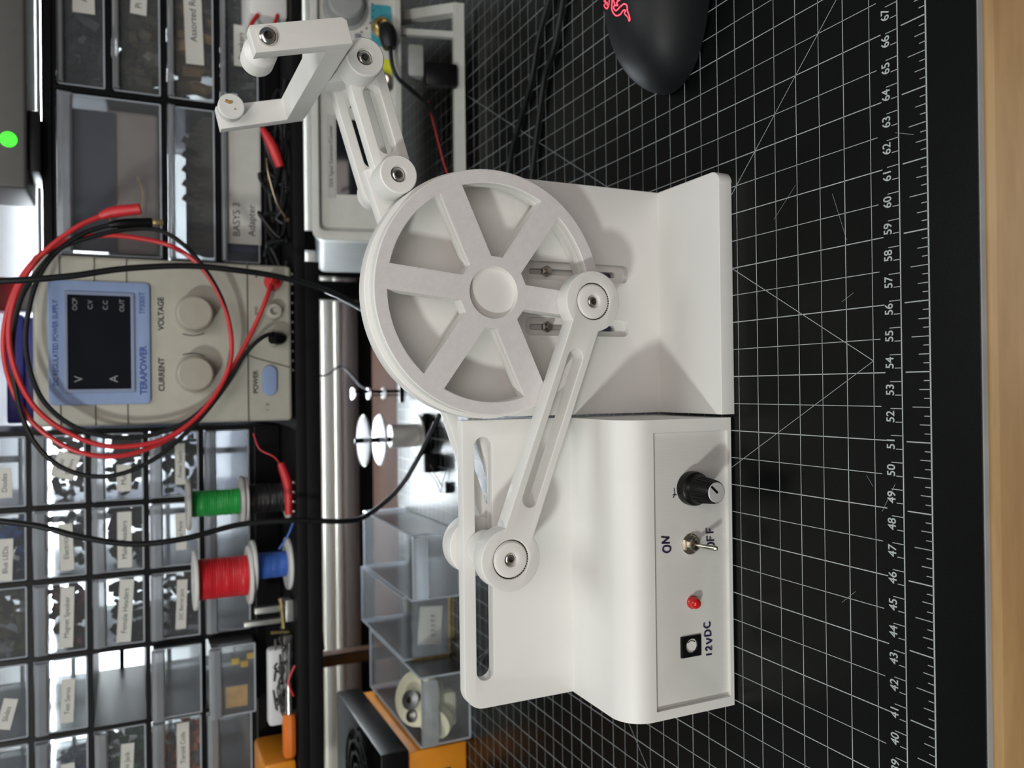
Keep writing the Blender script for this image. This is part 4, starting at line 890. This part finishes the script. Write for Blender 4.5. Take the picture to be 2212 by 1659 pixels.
# ------------------------------------------------------------------ under the shelf
def bin_(X0, X1, Y0, Y1, H, label, front_lip=True, tag_text=None):
    t_ = thing('plastic_bin', label, 'bin', ((X0+X1)/2, (Y0+Y1)/2, 0.01), group='clear parts bins under the shelf')
    org = ((X0+X1)/2, (Y0+Y1)/2, 0.01)
    b = BM(); w_ = .10
    for a, c_ in (((X0, Y0, .02), (X1, Y1, .12)), ((X0, Y0, .02), (X1, Y0+w_, H-.8)), ((X0, Y1-w_, .02), (X1, Y1, H)), ((X0, Y0, .02), (X0+w_, Y1, H)), ((X1-w_, Y0, .02), (X1, Y1, H))): box(b, a, c_)
    obj('bin_body', b, CLR, t_, org, smooth=0)
    b = BM()
    for p, q in (((X0, Y0, H), (X0, Y1, H)), ((X1, Y0, H), (X1, Y1, H)), ((X0, Y1, H), (X1, Y1, H)), ((X0, Y1, .1), (X0, Y1, H)), ((X1, Y1, .1), (X1, Y1, H)), ((X0, Y0, .1), (X0, Y0, H)), ((X1, Y0, .1), (X1, Y0, H)), ((X0, Y0, .08), (X1, Y0, .08))): tube(b, [p, q], .09, 6, 1, False)
    obj('bin_rim', b, GLINT, t_, org, smooth=0)
    if front_lip:
        b = BM(); plate(b, [rrect(X0+.1, H-1.35, X1-.1, H-.05, .25)], Y0-.55, Y0-.4, .05); box(b, (X0+.1, Y0-.5, H-.18), (X1-.1, Y0+.05, H-.06)); obj('front_lip', b, FRO, t_, org)
    return t_, org
bin_(35.1, 40.6, 43.6, 59, 4.4, 'empty clear plastic bin under the shelf, rightmost of the three and nearest the wheel')
mb_, mo_ = bin_(29.4, 34.8, 46.0, 60, 4.4, 'middle clear plastic bin under the shelf with a white card in it', False)
bin_(23.6, 29.2, 41.6, 57, 4.4, 'clear plastic bin under the shelf holding cream gear pieces')
b = BM(); box(b, (29.2, 45.85, .06), (29.45, 46.0, 3.6)); box(b, (29.2, 45.85, .06), (34.9, 46.0, .25)); obj('brass_edge', b, BRASS, mb_, mo_, smooth=0)
b = BM(); box(b, (30.0, 47.2, .5), (33.4, 47.4, 2.6), 0, rot=((31.5, 47, 1), Matrix.Rotation(.08, 3, 'Y'))); pcard = obj('printed_card', b, STK, None, smooth=0); tag(pcard, 'white card printed with sevens inside the middle clear bin', 'card')
b = BM(); text_bm(b, '7 7 7 7 7', .55, lambda x, y, z: (31.7+x, 47.14-z, 1.25+y), .003); t2 = obj('card_text', b, INKB, None, smooth=0); t2.parent = pcard
b = BM()
lathe(b, [(.5, 0), (2.1, 0), (2.3, .3), (2.3, 1.0), (1.9, 1.2), (.5, 1.2)], (26.4, 44.6, 3.1), (.35, -.55, .8), 40, False); lathe(b, [(.5, 0), (.5, 1.2)], (26.4, 44.6, 3.1), (.35, -.55, .8), 24, False)
tag(obj('gear_piece', b, IVORY, None), 'cream plastic wheel piece lying in the left clear bin', 'gear')
b = BM(); lathe(b, [(.3, 0), (1.4, 0), (1.4, .9), (.3, .9)], (25.2, 42.9, 2.4), (-.2, -.7, .7), 36, False); box(b, (24.3, 42.6, .8), (27.3, 44.0, 2.3), .4); tag(obj('gear_piece', b, IVORY, None), 'cream plastic block in front of the wheel piece in the left clear bin', 'gear')
b = BM(); lathe(b, [(.25, 0), (.75, 0), (.8, .3), (.25, .35)], (26.8, 43.6, 4.5), (.35, -.55, .8), 20, False); lathe(b, [(.2, 0), (.5, 0), (.5, .3), (.2, .35)], (25.4, 43.7, 4.4), (.35, -.55, .8), 20, False); tag(obj('metal_bearing', b, mat('bearing_grey', (.25, .25, .25), .3, .9, noise=(80, .3)), None), 'grey metal bearings on top of the cream wheel piece', 'bearing')

# orange and black blower at the lower left of the photo's upright view
OF = (21, 46, 0)
fn = thing('fan_unit', 'black and orange box with a round fan grille, under the left shelf end', 'fan', OF)
b = BM(); box(b, (8, 42.3, 5.2), (23.3, 58, 7.6), .15); obj('fan_housing', b, BLK, fn, OF)
b = BM(); box(b, (8, 42.6, .03), (22.9, 57.6, 5.2), .12); obj('orange_body', b, ORG, fn, OF)
b = BM()
for r_ in (1.2, 2.2, 3.2, 4.2): closed_lathe(b, [(r_-.09, 7.7), (r_+.09, 7.7), (r_+.09, 7.9), (r_-.09, 7.9)], (18.6, 49, 0), (0, 0, 1), 48)
for a in range(0, 180, 45): tube(b, [(18.6+4.5*math.cos(math.radians(a)), 49+4.5*math.sin(math.radians(a)), 7.75), (18.6-4.5*math.cos(math.radians(a)), 49-4.5*math.sin(math.radians(a)), 7.75)], .1, 6, 1, False)
obj('fan_grille', b, BLK, fn, OF)
b = BM(); box(b, (16.8, 42.5, 1.5), (21.0, 42.62, 4.2), .02); obj('black_label', b, BLKM, fn, OF)
b = BM(); text_bm(b, 'OFF', .9, front(19.2, 42.49, 2.9)); obj('label_text', b, GREYI, fn, OF)
ot = thing('orange_case', 'orange plastic case standing on the left end of the shelf', 'case', (20.5, 46, 14.07))
b = BM(); box(b, (15, 43.2, 14.07), (24.0, 49, 16.6), .4); obj('case_body', b, ORG, ot, (20.5, 46, 14.07))

# spool stand and post under the shelf
st = thing('spool_stand', 'black stand with white clear discs under the shelf, behind the wheel', 'stand', (48.2, 52, 0))
b = BM(); tube(b, [(48.2, 52, .1), (48.2, 52, 7.0)], .22, 14, 2, False); box(b, (45.5, 51.4, .02), (50.6, 52.6, .5), .1); obj('stand_rod', b, BLK, st, (48.2, 52, 0))
DISC = clear('disc_plastic', (.95, .97, 1), .70, .2, (.85, .88, .9))
for z in (6.05, 4.55):
    b = BM(); lathe(b, [(.35, 0), (2.3, 0), (2.42, .1), (2.3, .2), (.35, .2)], (48.2, 52, z), (0, 0, 1), 48, False); obj('stand_disc', b, DISC, st, (48.2, 52, 0))
b = BM(); lathe(b, [(1.1, 0), (1.1, 2.6)], (48.5, 52.2, 1.0), (0, 0, 1), 40); lathe(b, [(.35, 0), (2.0, 0), (2.0, .18), (.35, .18)], (48.5, 52.2, .8), (0, 0, 1), 48, False); obj('stand_drum', b, mat('drum_grey', (.45, .44, .42), .4, noise=(60, .05)), st, (48.2, 52, 0))
ps2 = thing('ring_post', 'thin black post with clear rings under the shelf, right of the disc stand', 'post', (52.7, 60, 0))
b = BM(); tube(b, [(52.7, 60, .02), (52.7, 60, 5.2)], .16, 12, 2, False); box(b, (51.5, 59.4, .02), (53.9, 60.6, .3), .05); tube(b, [(52.3, 60, .2), (52.3, 60, 5.0)], .07, 8, 2, False); obj('post_rod', b, BLK, ps2, (52.7, 60, 0))
for z in (5.0, 3.4, 1.8):
    b = BM(); lathe(b, [(.3, 0), (.62, 0), (.62, .22), (.3, .22)], (52.5, 60, z), (0, 0, 1), 24, False); obj('clear_ring', b, DISC, ps2, (52.7, 60, 0))
sc_ = thing('small_circuit', 'small black component with thin wire legs lying on the mat behind the slotted plate', 'component', (46.0, 50, 0))
b = BM(); box(b, (45.2, 48.8, .02), (46.9, 50.2, 1.3), .1); obj('component_body', b, BLK, sc_, (46, 50, 0))
b = BM(); tube(b, [(45.2, 49.2, .8), (44.4, 48.6, .3), (43.4, 48.3, .06)], .05, 6, 4); tube(b, [(46, 48.8, .8), (45.0, 47.9, .6), (44.0, 47.5, .06)], .05, 6, 4); obj('wire_leg', b, STEEL, sc_, (46, 50, 0))
b = BM(); box(b, (43.6, 45.8, .02), (44.6, 46.4, .4), .1); tag(obj('rubber_chip', b, BLK, None), 'tiny black chip on the mat behind the slotted plate', 'chip')
b = BM(); tube(b, [(56.5, 70, 10.5), (54.5, 69, 6.5), (55.5, 68.5, 4.2), (53.2, 68, 2.0), (52.4, 67, .0)], .12, 8, 8); tag(obj('black_cable', b, RUB, None), 'thin wavy black cable hanging under the shelf against the wall trim', 'cable')
b = BM(); tube(b, [(40.5, 67, 13.1), (38.5, 67, 10.5), (35.0, 67, 8.6), (30.0, 67, 7.6), (26.0, 66.8, 7.2), (24.8, 66.6, 7.1)], .30, 10, 8); tag(obj('black_cable', b, RUB, None), 'thick black cable hanging in an arc under the left half of the shelf', 'cable')
